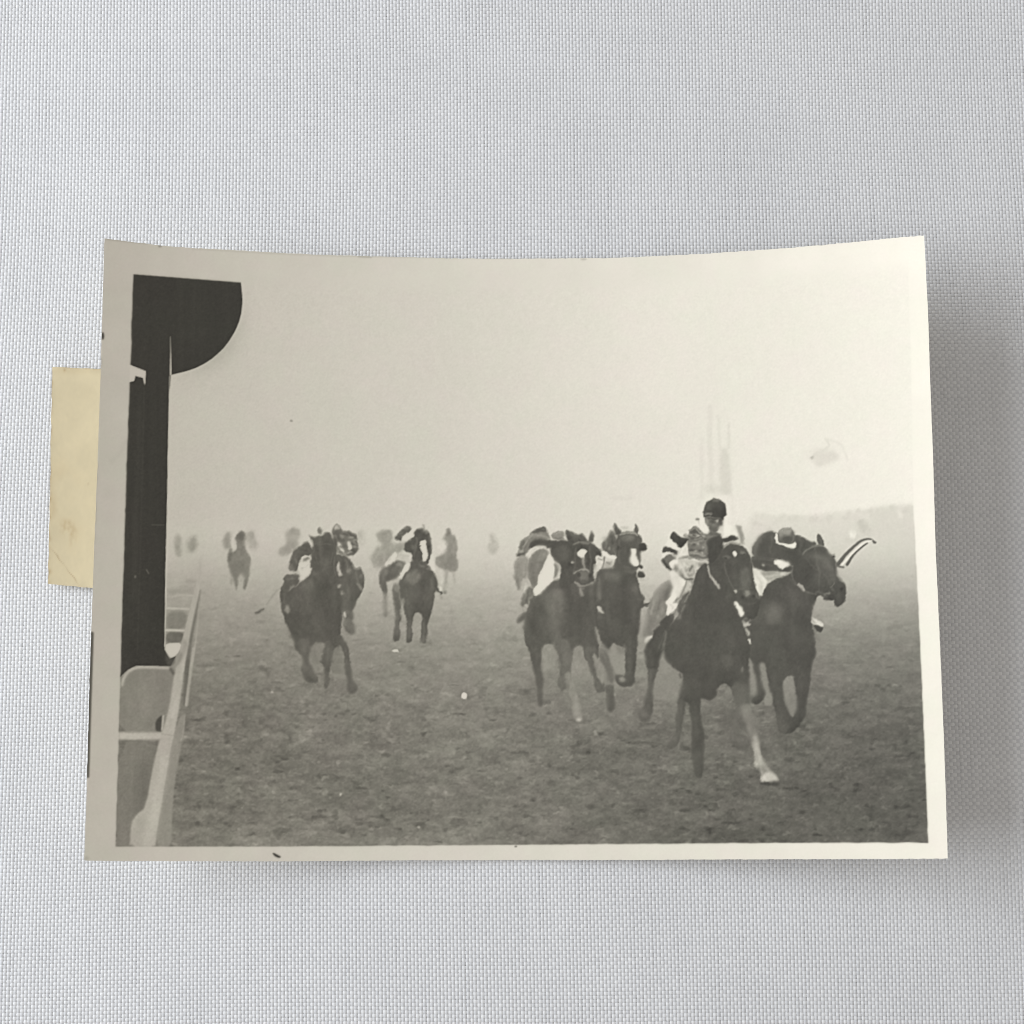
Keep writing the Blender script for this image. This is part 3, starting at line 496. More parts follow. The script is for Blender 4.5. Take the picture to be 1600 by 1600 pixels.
e(1426, 1338, 34, 36, 140, 1.4, .9); e(1360, 1385, 22, 18, 58, 1, .9); e(1500, 1380, 20, 18, 62, 1, .8); k([1530, 1330, 1550, 1400], 12, 130, 1, .7); k([1300, 1440, 1420, 1480, 1520, 1460], 12, 100, 1.2, .7)
k([640, 1445, 700, 1332], 14, 156, 1, .75); k([590, 1565, 645, 1480], 14, 132, 1, .75); k([560, 1500, 600, 1420, 690, 1320], 12, 74, 1, .7); k([540, 1120, 560, 1240, 540, 1330], 14, 206, 1.2, .7); k([480, 1120, 505, 1250], 12, 212, 1.2, .6); k([450, 1480, 500, 1500, 470, 1580], 12, 200, 1, .7)
k([250, 1430, 228, 1600], 16, 158, 1.2, .8); k([330, 1370, 300, 1560], 14, 106, 1.2, .8); k([290, 1400, 262, 1580], 12, 118, 1.2, .7); k([372, 1440, 350, 1610], 14, 152, 1.2, .7); k([420, 1300, 390, 1420], 26, 96, 1.6, .8)
k([700, 1500, 690, 1650], 40, 92, 3, .5); k([860, 1080, 850, 1300, 880, 1600], 50, 92, 4, .5); k([1000, 1300, 1040, 1500, 1050, 1690], 40, 74, 4, .5)
CUR[0] = HR[-1]; frame(990, 930, 6.4)
k([560, 250, 520, 450, 560, 680], 60, 92, 5, .55); k([900, 250, 960, 450, 1000, 640], 60, 92, 5, .5); k([700, 500, 720, 700, 690, 860], 40, 74, 5, .5); k([820, 560, 830, 760, 800, 930], 40, 90, 4, .5); p([880, 620, 960, 600, 1010, 660, 980, 740, 900, 730], 98, 3, .7)
k([610, 1080, 620, 1250, 640, 1420], 26, 94, 2.5, .7); k([480, 900, 500, 1000], 26, 92, 2, .6); k([160, 560, 180, 700], 30, 92, 2.5, .6); k([170, 760, 175, 900], 16, 112, 1.5, .7); k([240, 560, 280, 470, 300, 380], 12, 104, 1.2, .7); k([150, 480, 200, 560], 14, 66, 1.5, .6); e(130, 1200, 40, 30, 122, 2, .7); k([90, 1240, 160, 1250], 14, 90, 1.2, .7)
CUR[0] = HR[-2]; frame(1140, 780, 6.4)
k([300, 400, 262, 480, 252, 560], 22, 110, 1.8, .75); k([430, 365, 420, 450, 400, 540], 14, 104, 1.4, .7); k([340, 380, 330, 470, 310, 560], 16, 72, 1.6, .6); k([520, 505, 620, 525], 14, 68, 1.2, .7); k([690, 385, 722, 450, 700, 520], 18, 100, 1.4, .7); k([760, 420, 720, 520], 12, 66, 1.2, .6); k([480, 470, 540, 500, 640, 505], 12, 98, 1.2, .6)
e(560, 318, 52, 22, 156, 1.4, .9); e(578, 392, 56, 24, 86, 1.4, .9); e(520, 350, 18, 30, 138, 1.4, .8)
k([860, 560, 955, 600, 1012, 700], 44, 112, 2, .8); e(1040, 575, 18, 13, 56, .9, .9); k([1010, 560, 1050, 550], 10, 116, .9, .7); k([900, 700, 960, 760, 1000, 850], 30, 100, 2, .75); p([720, 640, 800, 600, 860, 680, 850, 800, 780, 880, 720, 800], 74, 3, .7); e(1122, 902, 15, 19, 54, 1, .9); k([960, 955, 1040, 962, 1062, 1002], 12, 60, 1.1, .55)
k([1060, 650, 1066, 720, 1100, 790, 1150, 852], 12, 122, 1, .8); k([855, 470, 872, 600, 902, 760, 885, 920], 12, 116, 1.1, .55); k([1010, 885, 1052, 830], 10, 122, .7, .8); k([760, 560, 790, 640, 870, 700], 12, 104, 1.3, .6); k([1085, 940, 1110, 1040], 16, 96, 1.6, .7); k([905, 400, 912, 450], 12, 120, 1, .7)
k([640, 1000, 622, 1200, 645, 1400], 34, 94, 3, .6); k([740, 980, 760, 1150, 740, 1350], 40, 70, 4, .5); k([330, 1300, 400, 1420, 420, 1560], 40, 94, 4, .5); k([600, 780, 700, 900, 800, 960], 26, 96, 2.5, .6); k([560, 1250, 560, 1500], 50, 72, 5, .5)
k([250, 720, 300, 800, 330, 900], 12, 200, 1.2, .7); k([360, 770, 430, 770, 500, 750], 14, 198, 1.2, .7); k([350, 640, 430, 660], 14, 100, 1.2, .7)
frame(1100, 980, 5.926); k([640, 430, 680, 640, 720, 860], 34, 92, 2.5, .6); k([900, 420, 900, 620, 880, 800], 34, 90, 2.5, .6); k([700, 880, 760, 950], 40, 98, 2.5, .6); k([510, 380, 530, 520], 16, 92, 1.6, .6)
CUR[0] = HR[4]; frame(790, 800, 6.957)
p([560, 380, 640, 360, 690, 420, 690, 520, 620, 540, 570, 480], 98, 2.2, .8); e(714, 560, 36, 24, 62, 1.2, .9); e(722, 548, 14, 13, 200, .7); k([792, 300, 832, 385], 20, 68, 1, .8); k([740, 348, 820, 326, 902, 348], 14, 134, .8, .9); k([845, 500, 858, 580, 846, 640], 22, 146, 1, .9); e(856, 702, 60, 56, 118, 1.6, .9); e(800, 692, 18, 24, 68, 1, .95); e(925, 692, 16, 24, 68, 1, .95); k([748, 668, 800, 632, 870, 620, 906, 652], 14, 156, .7, .9)
k([770, 380, 746, 520, 752, 660], 12, 124, 1.1, .55); k([906, 380, 926, 520, 915, 650], 12, 122, 1.1, .55); k([760, 600, 790, 620], 14, 100, 1, .7); k([900, 440, 900, 560], 18, 66, 1.4, .7); k([660, 640, 690, 720], 24, 92, 2, .6); k([830, 745, 880, 750], 12, 78, .9, .8)
k([300, 240, 242, 300, 190, 382], 14, 166, 1.1, .8); k([350, 252, 420, 262, 470, 290], 14, 164, 1, .8); k([200, 332, 168, 402], 14, 92, 1, .8); k([250, 300, 210, 380, 200, 450], 14, 100, 1.1, .7); k([520, 235, 600, 225], 14, 168, 1, .7); k([540, 290, 630, 290], 14, 104, 1, .7); k([700, 235, 750, 260, 800, 265], 12, 108, 1, .7); e(690, 280, 24, 20, 70, 1.2, .7); k([395, 190, 430, 200], 12, 120, .9, .7)
k([432, 560, 384, 700, 372, 790], 18, 204, 1.3, .75); k([500, 560, 500, 680, 470, 770], 14, 214, 1.2, .6); k([540, 570, 560, 640, 535, 700], 20, 124, 1.2, .8); k([280, 560, 290, 680, 310, 780], 22, 112, 1.6, .7); k([380, 450, 350, 560, 330, 660], 16, 144, 1.5, .7); k([130, 560, 120, 660, 140, 760], 16, 128, 1.4, .7); k([200, 560, 195, 680], 16, 166, 1.4, .7); k([215, 780, 205, 880], 14, 196, 1, .8); k([250, 860, 220, 980], 16, 92, 1.2, .8); k([150, 1130, 200, 1110], 12, 120, 1, .7)
k([330, 1000, 300, 1150, 290, 1320], 30, 76, 2.5, .7); k([400, 960, 420, 1150, 440, 1350], 20, 98, 2.5, .6); k([540, 860, 520, 1050, 540, 1250], 26, 126, 2.5, .6); k([720, 900, 700, 1100, 720, 1350], 30, 76, 3, .6); k([830, 950, 850, 1150, 830, 1350], 34, 92, 3, .55); k([930, 900, 935, 1100], 24, 98, 2, .6); k([660, 1000, 640, 1200], 16, 104, 2, .6)
frame(790, 930, 6.957); k([330, 560, 340, 760, 370, 950], 20, 104, 1.6, .7); k([640, 600, 655, 760], 26, 124, 2, .7); k([570, 700, 600, 850], 14, 92, 1.4, .6); k([920, 620, 950, 760], 26, 92, 2, .6); k([735, 1230, 800, 1240], 10, 134, .9, .7)
CUR[0] = HR[3]; frame(790, 800, 6.957)
k([1240, 250, 1300, 226, 1400, 230, 1442, 256], 12, 152, .7, .9); e(1330, 285, 72, 34, 116, 1.6, .85); e(1226, 392, 20, 20, 60, 1, .9); k([1242, 300, 1228, 420, 1242, 560], 12, 126, 1.1, .55); k([1300, 400, 1310, 520], 26, 98, 1.8, .7); k([1330, 360, 1345, 420], 14, 70, 1.2, .7); k([1290, 590, 1350, 610], 16, 122, 1, .8); e(1405, 610, 18, 12, 108, 1, .8); k([1200, 130, 1225, 200], 8, 120, .8, .6); k([1418, 150, 1425, 220], 8, 118, .8, .6)
k([1300, 690, 1282, 900, 1300, 1200], 20, 72, 2.2, .7); p([1060, 650, 1180, 630, 1260, 690, 1200, 760, 1080, 740], 112, 2.5, .7); e(1420, 850, 24, 66, 106, 2, .8); k([1120, 780, 1100, 1000, 1120, 1250], 26, 98, 2.5, .6); k([1200, 850, 1190, 1100], 20, 74, 2.5, .6); k([1390, 950, 1400, 1200, 1370, 1400], 26, 94, 2.5, .6); k([1020, 700, 1010, 800, 1020, 950], 14, 124, 1.4, .7); k([1440, 940, 1490, 960], 14, 110, 1.2, .7)
k([1100, 320, 1080, 400], 16, 132, 1.2, .8); k([1150, 250, 1160, 350], 16, 76, 1.2, .8); e(1120, 400, 18, 16, 140, 1, .8); k([1170, 400, 1190, 460], 14, 122, 1, .7); k([1095, 545, 1140, 570], 12, 122, 1, .8)
frame(790, 930, 6.957); k([1350, 480, 1350, 700, 1345, 860], 26, 98, 2, .7); k([1060, 620, 1100, 740], 20, 128, 1.6, .7); k([1110, 1080, 1140, 1200], 20, 106, 1.6, .7)
CUR[0] = HR[2]; frame(390, 800, 8)
k([870, 330, 880, 500, 905, 640], 32, 106, 1.8, .75); e(850, 470, 22, 18, 76, 1.6, .6); e(1012, 470, 22, 18, 76, 1.6, .6); k([825, 400, 930, 395, 1035, 405], 12, 116, 1.1, .55); p([890, 640, 960, 630, 990, 690, 950, 740, 890, 720], 100, 2.5, .6); e(905, 690, 14, 15, 82, 1.2, .5); e(968, 690, 14, 15, 82, 1.2, .5); k([820, 520, 860, 640], 10, 112, .8, .6); k([1040, 520, 1010, 640], 10, 112, .8, .6)
k([760, 870, 720, 1050, 740, 1250], 34, 106, 2.5, .6); k([960, 820, 950, 1000], 24, 74, 2.5, .6); k([1050, 900, 1070, 1150, 1060, 1400], 30, 98, 2.5, .6); k([600, 1100, 620, 1300, 700, 1550], 34, 78, 3, .6); k([820, 1200, 830, 1500], 40, 98, 4, .6); k([960, 1250, 980, 1550], 34, 78, 3, .55); k([440, 1020, 430, 1140], 16, 112, 1.4, .7); k([470, 840, 560, 830], 16, 116, 1.2, .7); k([560, 560, 600, 640], 20, 116, 1.4, .7); k([640, 460, 720, 480], 16, 72, 1.2, .7)
k([650, 700, 700, 690, 740, 650], 14, 176, 1.1, .8); k([640, 790, 660, 840], 12, 176, 1, .7)
frame(400, 920, 8); k([590, 650, 600, 800], 20, 116, 1.6, .7); k([900, 720, 895, 900], 18, 114, 1.5, .7); k([1120, 760, 1140, 950], 14, 112, 1.2, .7); k([640, 990, 690, 1100], 22, 116, 1.6, .7); e(1200, 1250, 30, 34, 108, 1.6, .7); k([890, 1240, 880, 1330], 30, 112, 2.2, .5)
CUR[0] = HR[1]; frame(390, 800, 8)
for x, y, g in [(1150, 300, 154), (1200, 290, 76), (1270, 320, 164), (1160, 350, 80), (1290, 400, 80), (1150, 440, 82), (1250, 500, 156), (1320, 430, 154), (1200, 420, 86), (1110, 330, 84), (1330, 350, 150), (1180, 510, 150), (1060, 300, 128), (1300, 480, 84)]: k([x - 16, y - 14 + (x % 3) * 10, x, y, x + 18, y + 12 - (y % 3) * 9], 24, g, 1.1, .85)
k([1200, 600, 1230, 680], 20, 122, 1.3, .7); k([1180, 830, 1230, 950, 1240, 1100], 26, 112, 2, .65); k([1330, 760, 1360, 860], 22, 116, 1.6, .7); k([1290, 1000, 1270, 1150], 18, 82, 1.8, .7); k([1150, 560, 1180, 700], 16, 78, 1.5, .7); e(1400, 800, 18, 26, 122, 1.4, .7)
CUR[0] = HR[0]; frame(560, 790, 6.957)
k([640, 350, 622, 470, 612, 560], 14, 112, 1.1, .8); e(596, 450, 30, 26, 106, 1.6, .85); k([762, 330, 792, 430, 785, 530], 14, 110, 1, .8); e(742, 285, 20, 28, 132, 1.2, .85); e(655, 290, 24, 20, 68, 1.2, .8); e(672, 440, 12, 12, 62, .8, .8); e(765, 445, 10, 12, 64, .8, .8); k([680, 600, 740, 628], 12, 116, .9, .8); e(700, 660, 26, 14, 128, 1.3, .7); k([745, 690, 790, 705], 12, 140, 1, .7)
p([520, 760, 600, 700, 660, 720, 670, 800, 600, 850, 530, 830], 122, 2, .75); k([700, 760, 690, 950, 640, 1120], 26, 78, 2.2, .65); k([800, 780, 800, 950, 770, 1100], 26, 112, 2, .65); k([520, 900, 540, 1080], 26, 108, 2, .6); k([560, 1250, 550, 1440], 14, 112, 1.2, .7); k([715, 1250, 715, 1440], 14, 114, 1.2, .7); k([420, 1150, 425, 1400], 14, 116, 1.2, .7)
k([350, 560, 320, 640], 12, 196, 1, .7); k([470, 530, 550, 545], 14, 182, 1.2, .7); k([300, 700, 270, 800], 18, 128, 1.4, .8); k([390, 640, 340, 700, 330, 790], 18, 84, 1.4, .7); k([470, 650, 440, 720], 16, 138, 1.3, .8); k([500, 250, 540, 245], 14, 122, 1, .7); k([440, 310, 480, 300], 12, 128, 1, .7)
CUR[0] = 0

# ---- rail and winning post on the left ----
frame(180, 800, 6.4)
figure('printed_rail')
k([640, 742, 800, 745], 14, 152, 1.3, .8); k([700, 700, 800, 690], 20, 118, 2.5, .5); k([540, 790, 770, 790], 30, 122, 3, .5); k([560, 852, 630, 830, 785, 836], 18, 165, 1.1); k([520, 962, 740, 970], 22, 172, 1)
p([512, 1000, 730, 985, 700, 1170, 510, 1172], 114, 2, .7); k([510, 1182, 695, 1186], 22, 180, 1); p([508, 1198, 690, 1198, 670, 1312, 505, 1312], 104, 1.2); k([600, 1240, 690, 1220], 24, 88, 2, .6)
p([508, 1312, 672, 1310, 640, 1400, 580, 1458, 545, 1455, 500, 1385], 200, .9, 1, 1); k([540, 1430, 600, 1440], 30, 172, 2, .8)
k([710, 1610, 745, 1330, 795, 1080, 830, 900, 850, 780], 44, 102, 1.6, .85, 12)
k([742, 1610, 800, 1350, 832, 1050, 842, 900], 20, 156, 1, .9, 10)
p([600, 1610, 640, 1400, 690, 1200, 752, 950, 802, 750, 850, 590, 868, 590, 842, 780, 792, 1000, 752, 1180, 730, 1330, 700, 1500, 690, 1610], 164, 1, 1, 1); k([850, 480, 845, 590], 16, 140, 2.5, .5)
k([690, 1300, 715, 1330, 640, 1480], 50, 146, 1.8, .8); k([660, 1420, 620, 1540], 30, 128, 1.6, .7)
frame(170, 1000, 4.706)
p([560, 150, 600, 130, 575, 420, 545, 520], 98, 1.3, .9); k([625, 60, 600, 250, 570, 480], 22, 160, 1, .9)
p([88, 420, 92, 330, 104, 285, 126, 244, 160, 212, 205, 194, 260, 190, 440, 198, 468, 250, 470, 360, 440, 530, 350, 600, 380, 680, 72, 680, 85, 420], 126, 1, 1, 1)
k([98, 330, 106, 290, 128, 250, 162, 218, 206, 202, 260, 198, 435, 206], 22, 168, 1.4, .95); k([455, 215, 480, 250], 20, 92, 1.4)
e(230, 450, 110, 140, 132, 8, .6)
p([343, 590, 405, 540, 392, 680, 343, 672], 72, 1.1); k([400, 560, 392, 660], 14, 178, 1)
p([66, 745, 362, 745, 322, 900, 272, 1230, 195, 1290, 160, 1350, 152, 1530, 44, 1530], 118, 1, 1, 1); p([200, 900, 320, 900, 270, 1230, 190, 1290, 160, 1300], 104, 5, .7)
k([66, 706, 372, 706], 56, 174, 1.8, 1)
p([500, 600, 558, 530, 545, 720, 482, 1050, 465, 1300, 462, 1530, 338, 1530, 400, 1150, 450, 850], 136, 1.2, 1, 1); k([558, 560, 548, 690, 530, 740], 8, 160, 1, .8)
p([160, 1530, 165, 1340, 205, 1280, 272, 1230, 330, 900, 388, 680, 442, 520, 488, 200, 545, 170, 555, 170, 540, 350, 500, 600, 450, 850, 400, 1150, 350, 1450, 340, 1530], 166, 1.3, 1, 1)
k([388, 690, 470, 702], 8, 148, .8, .7); k([300, 1176, 398, 1190], 6, 156, .8, .6); k([470, 430, 520, 440], 6, 150, .8, .6); k([340, 950, 300, 1200, 250, 1400], 16, 160, 2, .6); k([420, 850, 350, 1200, 290, 1500], 60, 180, 5, .7); k([520, 200, 490, 450, 440, 700], 40, 172, 4, .6); k([500, 430, 470, 560], 26, 180, 2, .6); p([160, 1530, 170, 1350, 220, 1290, 270, 1300, 230, 1530], 158, 4, .6)
frame(0, 340, 4)
figure('printed_winning_post')
ARC = list(np.vstack([[1505, 403], chaikin(np.array([[1508, 420], [1518, 520], [1504, 625], [1464, 724], [1402, 814], [1312, 894], [1200, 952], [1068, 983]], float), 3, False)]).ravel())
p([833, 352, *ARC, 1058, 1100, 1050, 1440, 1045, 1800, 1034, 2200, 1028, 2700, 1060, 2760, 1100, 2740, 1066, 2803, 850, 2800, 800, 2825, 730, 2890,
   740, 2240, 770, 1440, 785, 1030, 838, 1021, 845, 989, 893, 1000, 905, 1050, 912, 960, 790, 912], 54, .6, 1, 0)
CUR[0] = 0
k([815, 922, 860, 955, 815, 1020], 6, 176, .6, .5)
p([785, 912, 815, 924, 910, 961, 907, 1046, 896, 1000, 845, 987, 836, 1020, 811, 1028, 780, 1036], 188, .6, 1, 0)
CUR[0] = len(SEGN) - 1
k([1064, 745, 1067, 860, 1066, 980], 5, 172, .5, .9, 13); k([1060, 990, 1046, 1800, 1030, 2680], 5, 200, .6, .75)
k([840, 355, 1500, 405], 8, 44, .8, .7); e(1180, 650, 220, 200, 59, 30, .7); k([850, 1800, 820, 2600], 60, 60, 10, .6)
k([902, 1060, 885, 1800, 858, 2700], 6, 68, 1, .5); k([870, 1200, 840, 2400], 20, 68, 4, .6); e(845, 2245, 5, 9, 120, 1, .8); k([915, 2200, 930, 2225], 5, 122, .8, .7); k([950, 1920, 1025, 1922], 4, 100, .8, .6)
p([1030, 2705, 1062, 2762, 1098, 2742, 1090, 2790, 1066, 2803, 1040, 2800], 84, 1.5, .7)

# ---- specks, scratches and stains on the print's surface ----
frame(0, 0, 1); CUR[0] = 0
e(725, 1087, 4.2, 5, 238, .7); k([322, 985, 332, 990, 340, 988, 345, 983, 348, 987, 346, 994], 1.2, 150, .5, .8); e(351, 951, 4, 4, 152, 1.5, .6)
e(1287, 711, 22, 10, 222, 6, .8); p([1268, 718, 1280, 708, 1305, 705, 1312, 715, 1290, 728, 1276, 730], 220, 2.5, .8); k([1266, 716, 1282, 705, 1297, 698, 1290, 686], 2.4, 212, 1.5, .7); k([1290, 686, 1306, 690, 1318, 697, 1324, 718], 2.2, 221, 1.6, .7); e(1270, 715, 2.2, 2, 190, .8)
k([611, 420, 617, 422], 3, 184, 1, .8); k([621, 433, 630, 432], 1.5, 186, .7, .8); k([562, 408, 566, 413], 2, 190, 1, .6); e(455, 657, 2.6, 1.6, 150, .7); e(970, 778, 20, 3, 214, 4, .6); e(1160, 1047, 2, 4, 170, 1, .5)
e(1175, 1040, 3, 4, 160, 2, .4); e(532, 1242, 3, 2.4, 172, .8); e(332, 1108, 2.4, 2.4, 142, .8, .8); e(654, 1292, 3, 2, 160, .9); e(923, 1260, 7, 4, 84, 1.8, .8); e(862, 1224, 7, 5, 94, 2, .6)
rs = np.random.RandomState(21)
for i in range(120):
    x, y = rs.uniform(290, 1430), rs.uniform(1080, 1315)
    if SEG[int(y - OY), int(x - OX)] == 0:
        g0 = G[int(y - OY), int(x - OX)]
        e(x, y, rs.uniform(1.4, 4.5), rs.uniform(.8, 1.8), g0 + (18 if rs.rand() < .5 else -16), .9, .8)
for i in range(70):
    x, y = rs.uniform(210, 1420), rs.uniform(440, 1300)
    g0 = G[int(y - OY), int(x - OX)]; e(x, y, rs.uniform(.5, 1.2), rs.uniform(.5, 1.2), g0 + rs.uniform(-16, 12), .5, .6)
# soft irregular contours and uneven tone, as in an enlarged small negative
soft = np.where((SEG == SEGN.index('printed_winning_post')) | (SEG == SEGN.index('printed_rail')), .25, 1.0).astype(np.float32)
post_near = gblur(((SEG == SEGN.index('printed_winning_post')) | (SEG == SEGN.index('printed_rail'))).astype(np.float32), 3) > .03
soft = np.where(post_near, .12, 1.0).astype(np.float32)
soft[838 - OY:892 - OY, 1304 - OX:1374 - OX] = .25
soft = gblur(soft, 2)
wx = (vnoise(11, 11, 81) * 1.0 + vnoise(4.5, 4.5, 82) * .8 + vnoise(2.6, 2.6, 88) * .4) * soft; wy = (vnoise(11, 11, 83) * 1.0 + vnoise(4.5, 4.5, 84) * .8 + vnoise(2.6, 2.6, 89) * .4) * soft
sx = np.clip(XX - OX + wx, 0, CW - 1.01); sy = np.clip(YY - OY + wy, 0, CH - 1.01)
ix = sx.astype(int); iy = sy.astype(int); fx = sx - ix; fy = sy - iy
G = (G[iy, ix] * (1 - fx) + G[iy, ix + 1] * fx) * (1 - fy) + (G[iy + 1, ix] * (1 - fx) + G[iy + 1, ix + 1] * fx) * fy
SEG = SEG[np.rint(sy).astype(int), np.rint(sx).astype(int)]
figm = gblur((SEG > 2).astype(np.float32), 1) * soft
G += figm * (vnoise(14, 24, 85) * 4.2 + vnoise(6, 9, 86) * 3.6 + vnoise(3.2, 4, 87) * 3.0) * np.clip(G / 110, .7, 1.6)
for i in [n for n, v in enumerate(SEGN) if v in ('printed_horse_and_rider', 'winner_leg', 'winner_rider')]:
    mm = (SEG == i) if i < len(SEGN) else None
    if SEGN[i] == 'printed_horse_and_rider' and i == max(n for n, v in enumerate(SEGN) if v == 'printed_horse_and_rider'):
        mm = mm | (SEG == SEGN.index('winner_leg')) | (SEG == SEGN.index('winner_rider'))
    elif SEGN[i] != 'printed_horse_and_rider': continue
    if not mm.any(): continue
    yy, xx = np.nonzero(mm); y0, y1, x0, x1 = max(0, yy.min() - 20), yy.max() + 20, max(0, xx.min() - 20), xx.max() + 20
    sub = mm[y0:y1, x0:x1].astype(np.float32); b5 = gblur(sub, 6); b2 = gblur(sub, 2.5)
    form = np.gradient(b5, axis=0) * 150 + np.gradient(b2, axis=0) * 26 + np.gradient(b5, axis=1) * 60
    G[y0:y1, x0:x1] += gblur(sub, .9) * np.clip(form, -9, 13) * (G[y0:y1, x0:x1] < 150)
postm = (SEG == SEGN.index('printed_winning_post'))
G += postm * (vnoise(3, 70, 91) * .7 + vnoise(9, 160, 92) * 1.2)
railm = (SEG == SEGN.index('printed_rail'))
G += railm * (vnoise(5, 26, 93) * 1.8 + vnoise(12, 40, 94) * 3)
# legs and manes in motion: contours lost here and there
near_fig = np.clip(gblur((SEG > 2).astype(np.float32), 3) * 2, 0, 1) * soft
lost = np.clip(vnoise(26, 26, 97) * 1.3 - .1 + np.clip((YY - 1010) / 120, 0, .55), 0, .9) * near_fig
G = G * (1 - lost) + gblur(G, 2.0) * lost
G = G + near_fig * (vnoise(34, 34, 98) * 3.5)
# edge effects of the developed emulsion: light fringe outside, dark line inside
G += tgr * near * (vnoise(7, 5, 95) * 2.2 + vnoise(3.2, 2.8, 96) * 2.6) * (1 - figm * .6)
G += np.clip((G - gblur(G, 2.2)) * .42, -24, 13)
G += np.clip((G - gblur(G, 1.0)) * .45, -16, 9)
low = np.clip((104 - G) / 104, 0, 1) * (SEG != SEGN.index('printed_winning_post'))
G += low * 104 * .10 * np.clip((XX - 300) / 700, .3, 1)
# fine film grain
G += gblur(RS.randn(CH, CW).astype(np.float32), .8) * 4.2 + vnoise(5, 5, 77) * .9
# edges of the printed area and the paper border around it
PICL = np.interp(ys, [340, 428, 570, 700, 790, 850, 950, 1050, 1322], [211, 207.8, 203.4, 198.4, 195.6, 193.8, 190.6, 187.8, 180])
PICR = np.interp(ys, [400, 560, 790, 860, 1000, 1140, 1320], [1418, 1423, 1427, 1430, 1437, 1443, 1450])
PICB = np.interp(xs, [130, 180, 460, 800, 1200, 1450], [1323, 1322.5, 1322, 1319.5, 1316.5, 1316])
PICT = np.interp(xs, [140, 208, 376, 700, 850, 1100, 1300, 1440], [424, 428, 441, 447, 447, 441, 428, 414])
rough = RS.randn(4, max(CW, CH)).cumsum(1); rough = np.stack([gblur((r - gblur(r[None], 20)[0])[None], 2)[0] for r in rough]) * .12
inside = np.clip(XX - PICL[:, None] - rough[0][:CH, None] + .5, 0, 1) * np.clip(PICR[:, None] - rough[1][:CH, None] - XX + .5, 0, 1) \
    * np.clip(PICB[None, :] - rough[2][None, :CW] - YY + .5, 0, 1) * np.clip((YY - PICT[None, :]) / np.where(XX < 382, 1, 28) + .5, 0, 1)
inside = gblur(inside, .7)
border = paper_row[None, :] + vnoise(70, 60, 51) * 2 + vnoise(25, 20, 52) * 1.2 + gblur(RS.randn(CH, CW).astype(np.float32), .9) * 2.0
edge_d = np.minimum(np.minimum(XX - PICL[:, None], PICR[:, None] - XX), PICB[None, :] - YY)
G -= np.clip(1 - edge_d / 3.0, 0, 1) * (edge_d > 0) * np.clip((tgr - .2), 0, 1) * 14        # thin darker line inside the printed edge
INB = inside > .5
G = G * inside + border * (1 - inside)
CUR[0] = 0
e(160.6, 525, 2, 6, 52, .7); k([143.5, 990, 139.5, 1120, 137, 1213], 6, 74, .7, .95, 5); p([425, 1332, 431, 1334, 440, 1339, 436, 1341, 429, 1338], 48, .6, 1, 1)
e(250, 384.5, 3, 2, 128, .8, .9); k([166, 374, 230, 381], 1.6, 140, .7, .7); e(806, 1322.5, 2.2, 1.6, 120, .6); k([300, 389, 480, 399, 640, 402, 800, 404], 1.6, 158, .8, .5); e(912, 405, 5, 1.6, 176, .8, .8); k([560, 401, 580, 402], 2, 150, .7, .7)
k([152, 740, 150, 800, 148, 850], 1.6, 142, .8, .4); k([172, 722, 186, 712, 196, 690], 4, 166, 2.5, .5); e(135, 1341, 4, 3, 150, 1.5, .7)
G = np.clip(G, 10, 255)
CHROMA = vnoise(34, 30, 61) * .35 + vnoise(15, 13, 62) * .3 + vnoise(60, 55, 63) * .3   # greenish to pinkish ageing stains
# --- PAINT END ---

# ------------------------------------------------------------------ white woven cloth
PITCH = 0.000752
NTH = 354
def cloth_material(name, lo, hi):
    m, nt, b = material(name, .55, .35)
    N, L = nt.nodes, nt.links
    tc = N.new('ShaderNodeTexCoord')
    n1 = N.new('ShaderNodeTexNoise'); n1.inputs['Scale'].default_value = 900; n1.inputs['Detail'].default_value = 2
    n2 = N.new('ShaderNodeTexNoise'); n2.inputs['Scale'].default_value = 45; n2.inputs['Detail'].default_value = 3
    mix = N.new('ShaderNodeMix'); mix.data_type = 'FLOAT'; mix.inputs[0].default_value = .35
    ramp = N.new('ShaderNodeValToRGB')
    ramp.color_ramp.elements[0].position = .3; ramp.color_ramp.elements[0].color = (*lo, 1)
    ramp.color_ramp.elements[1].position = .7; ramp.color_ramp.elements[1].color = (*hi, 1)
    for n in (n1, n2): L.new(tc.outputs['Object'], n.inputs['Vector'])
    L.new(n1.outputs['Fac'], mix.inputs[2]); L.new(n2.outputs['Fac'], mix.inputs[3])
    L.new(mix.outputs[0], ramp.inputs['Fac']); L.new(ramp.outputs['Color'], b.inputs['Base Color'])
    return m
M_WARP = cloth_material('white_warp_yarn', (.70, .708, .735), (.825, .832, .857))
M_WEFT = cloth_material('darker_weft_yarn', (.58, .588, .618), (.68, .688, .718))  # weft base colour set a step darker than the warp

def smooth_random(n, period, seed):
    rs = np.random.RandomState(seed); k = int(n / period) + 4
    c = rs.randn(k); x = np.arange(n) / period; i = x.astype(int); t = x - i; t = t * t * (3 - 2 * t)
    return c[i] * (1 - t) + c[i + 1] * t

def cloth_warp(x, y):
    """slow drift of the threads across the cloth"""
    dx = .00035 * np.sin(31 * y + 9 * x + .6) + .00022 * np.sin(58 * y - 21 * x + 2) + .0006 * np.sin(11 * y + 4 * x)
    dy = .00030 * np.sin(27 * x - 12 * y + 1.7) + .00020 * np.sin(63 * x + 17 * y) + .0005 * np.sin(9 * x - 5 * y + 1)
    a = math.radians(.5)
    return (x + dx) * math.cos(a) - (y + dy) * math.sin(a), (x + dx) * math.sin(a) + (y + dy) * math.cos(a)

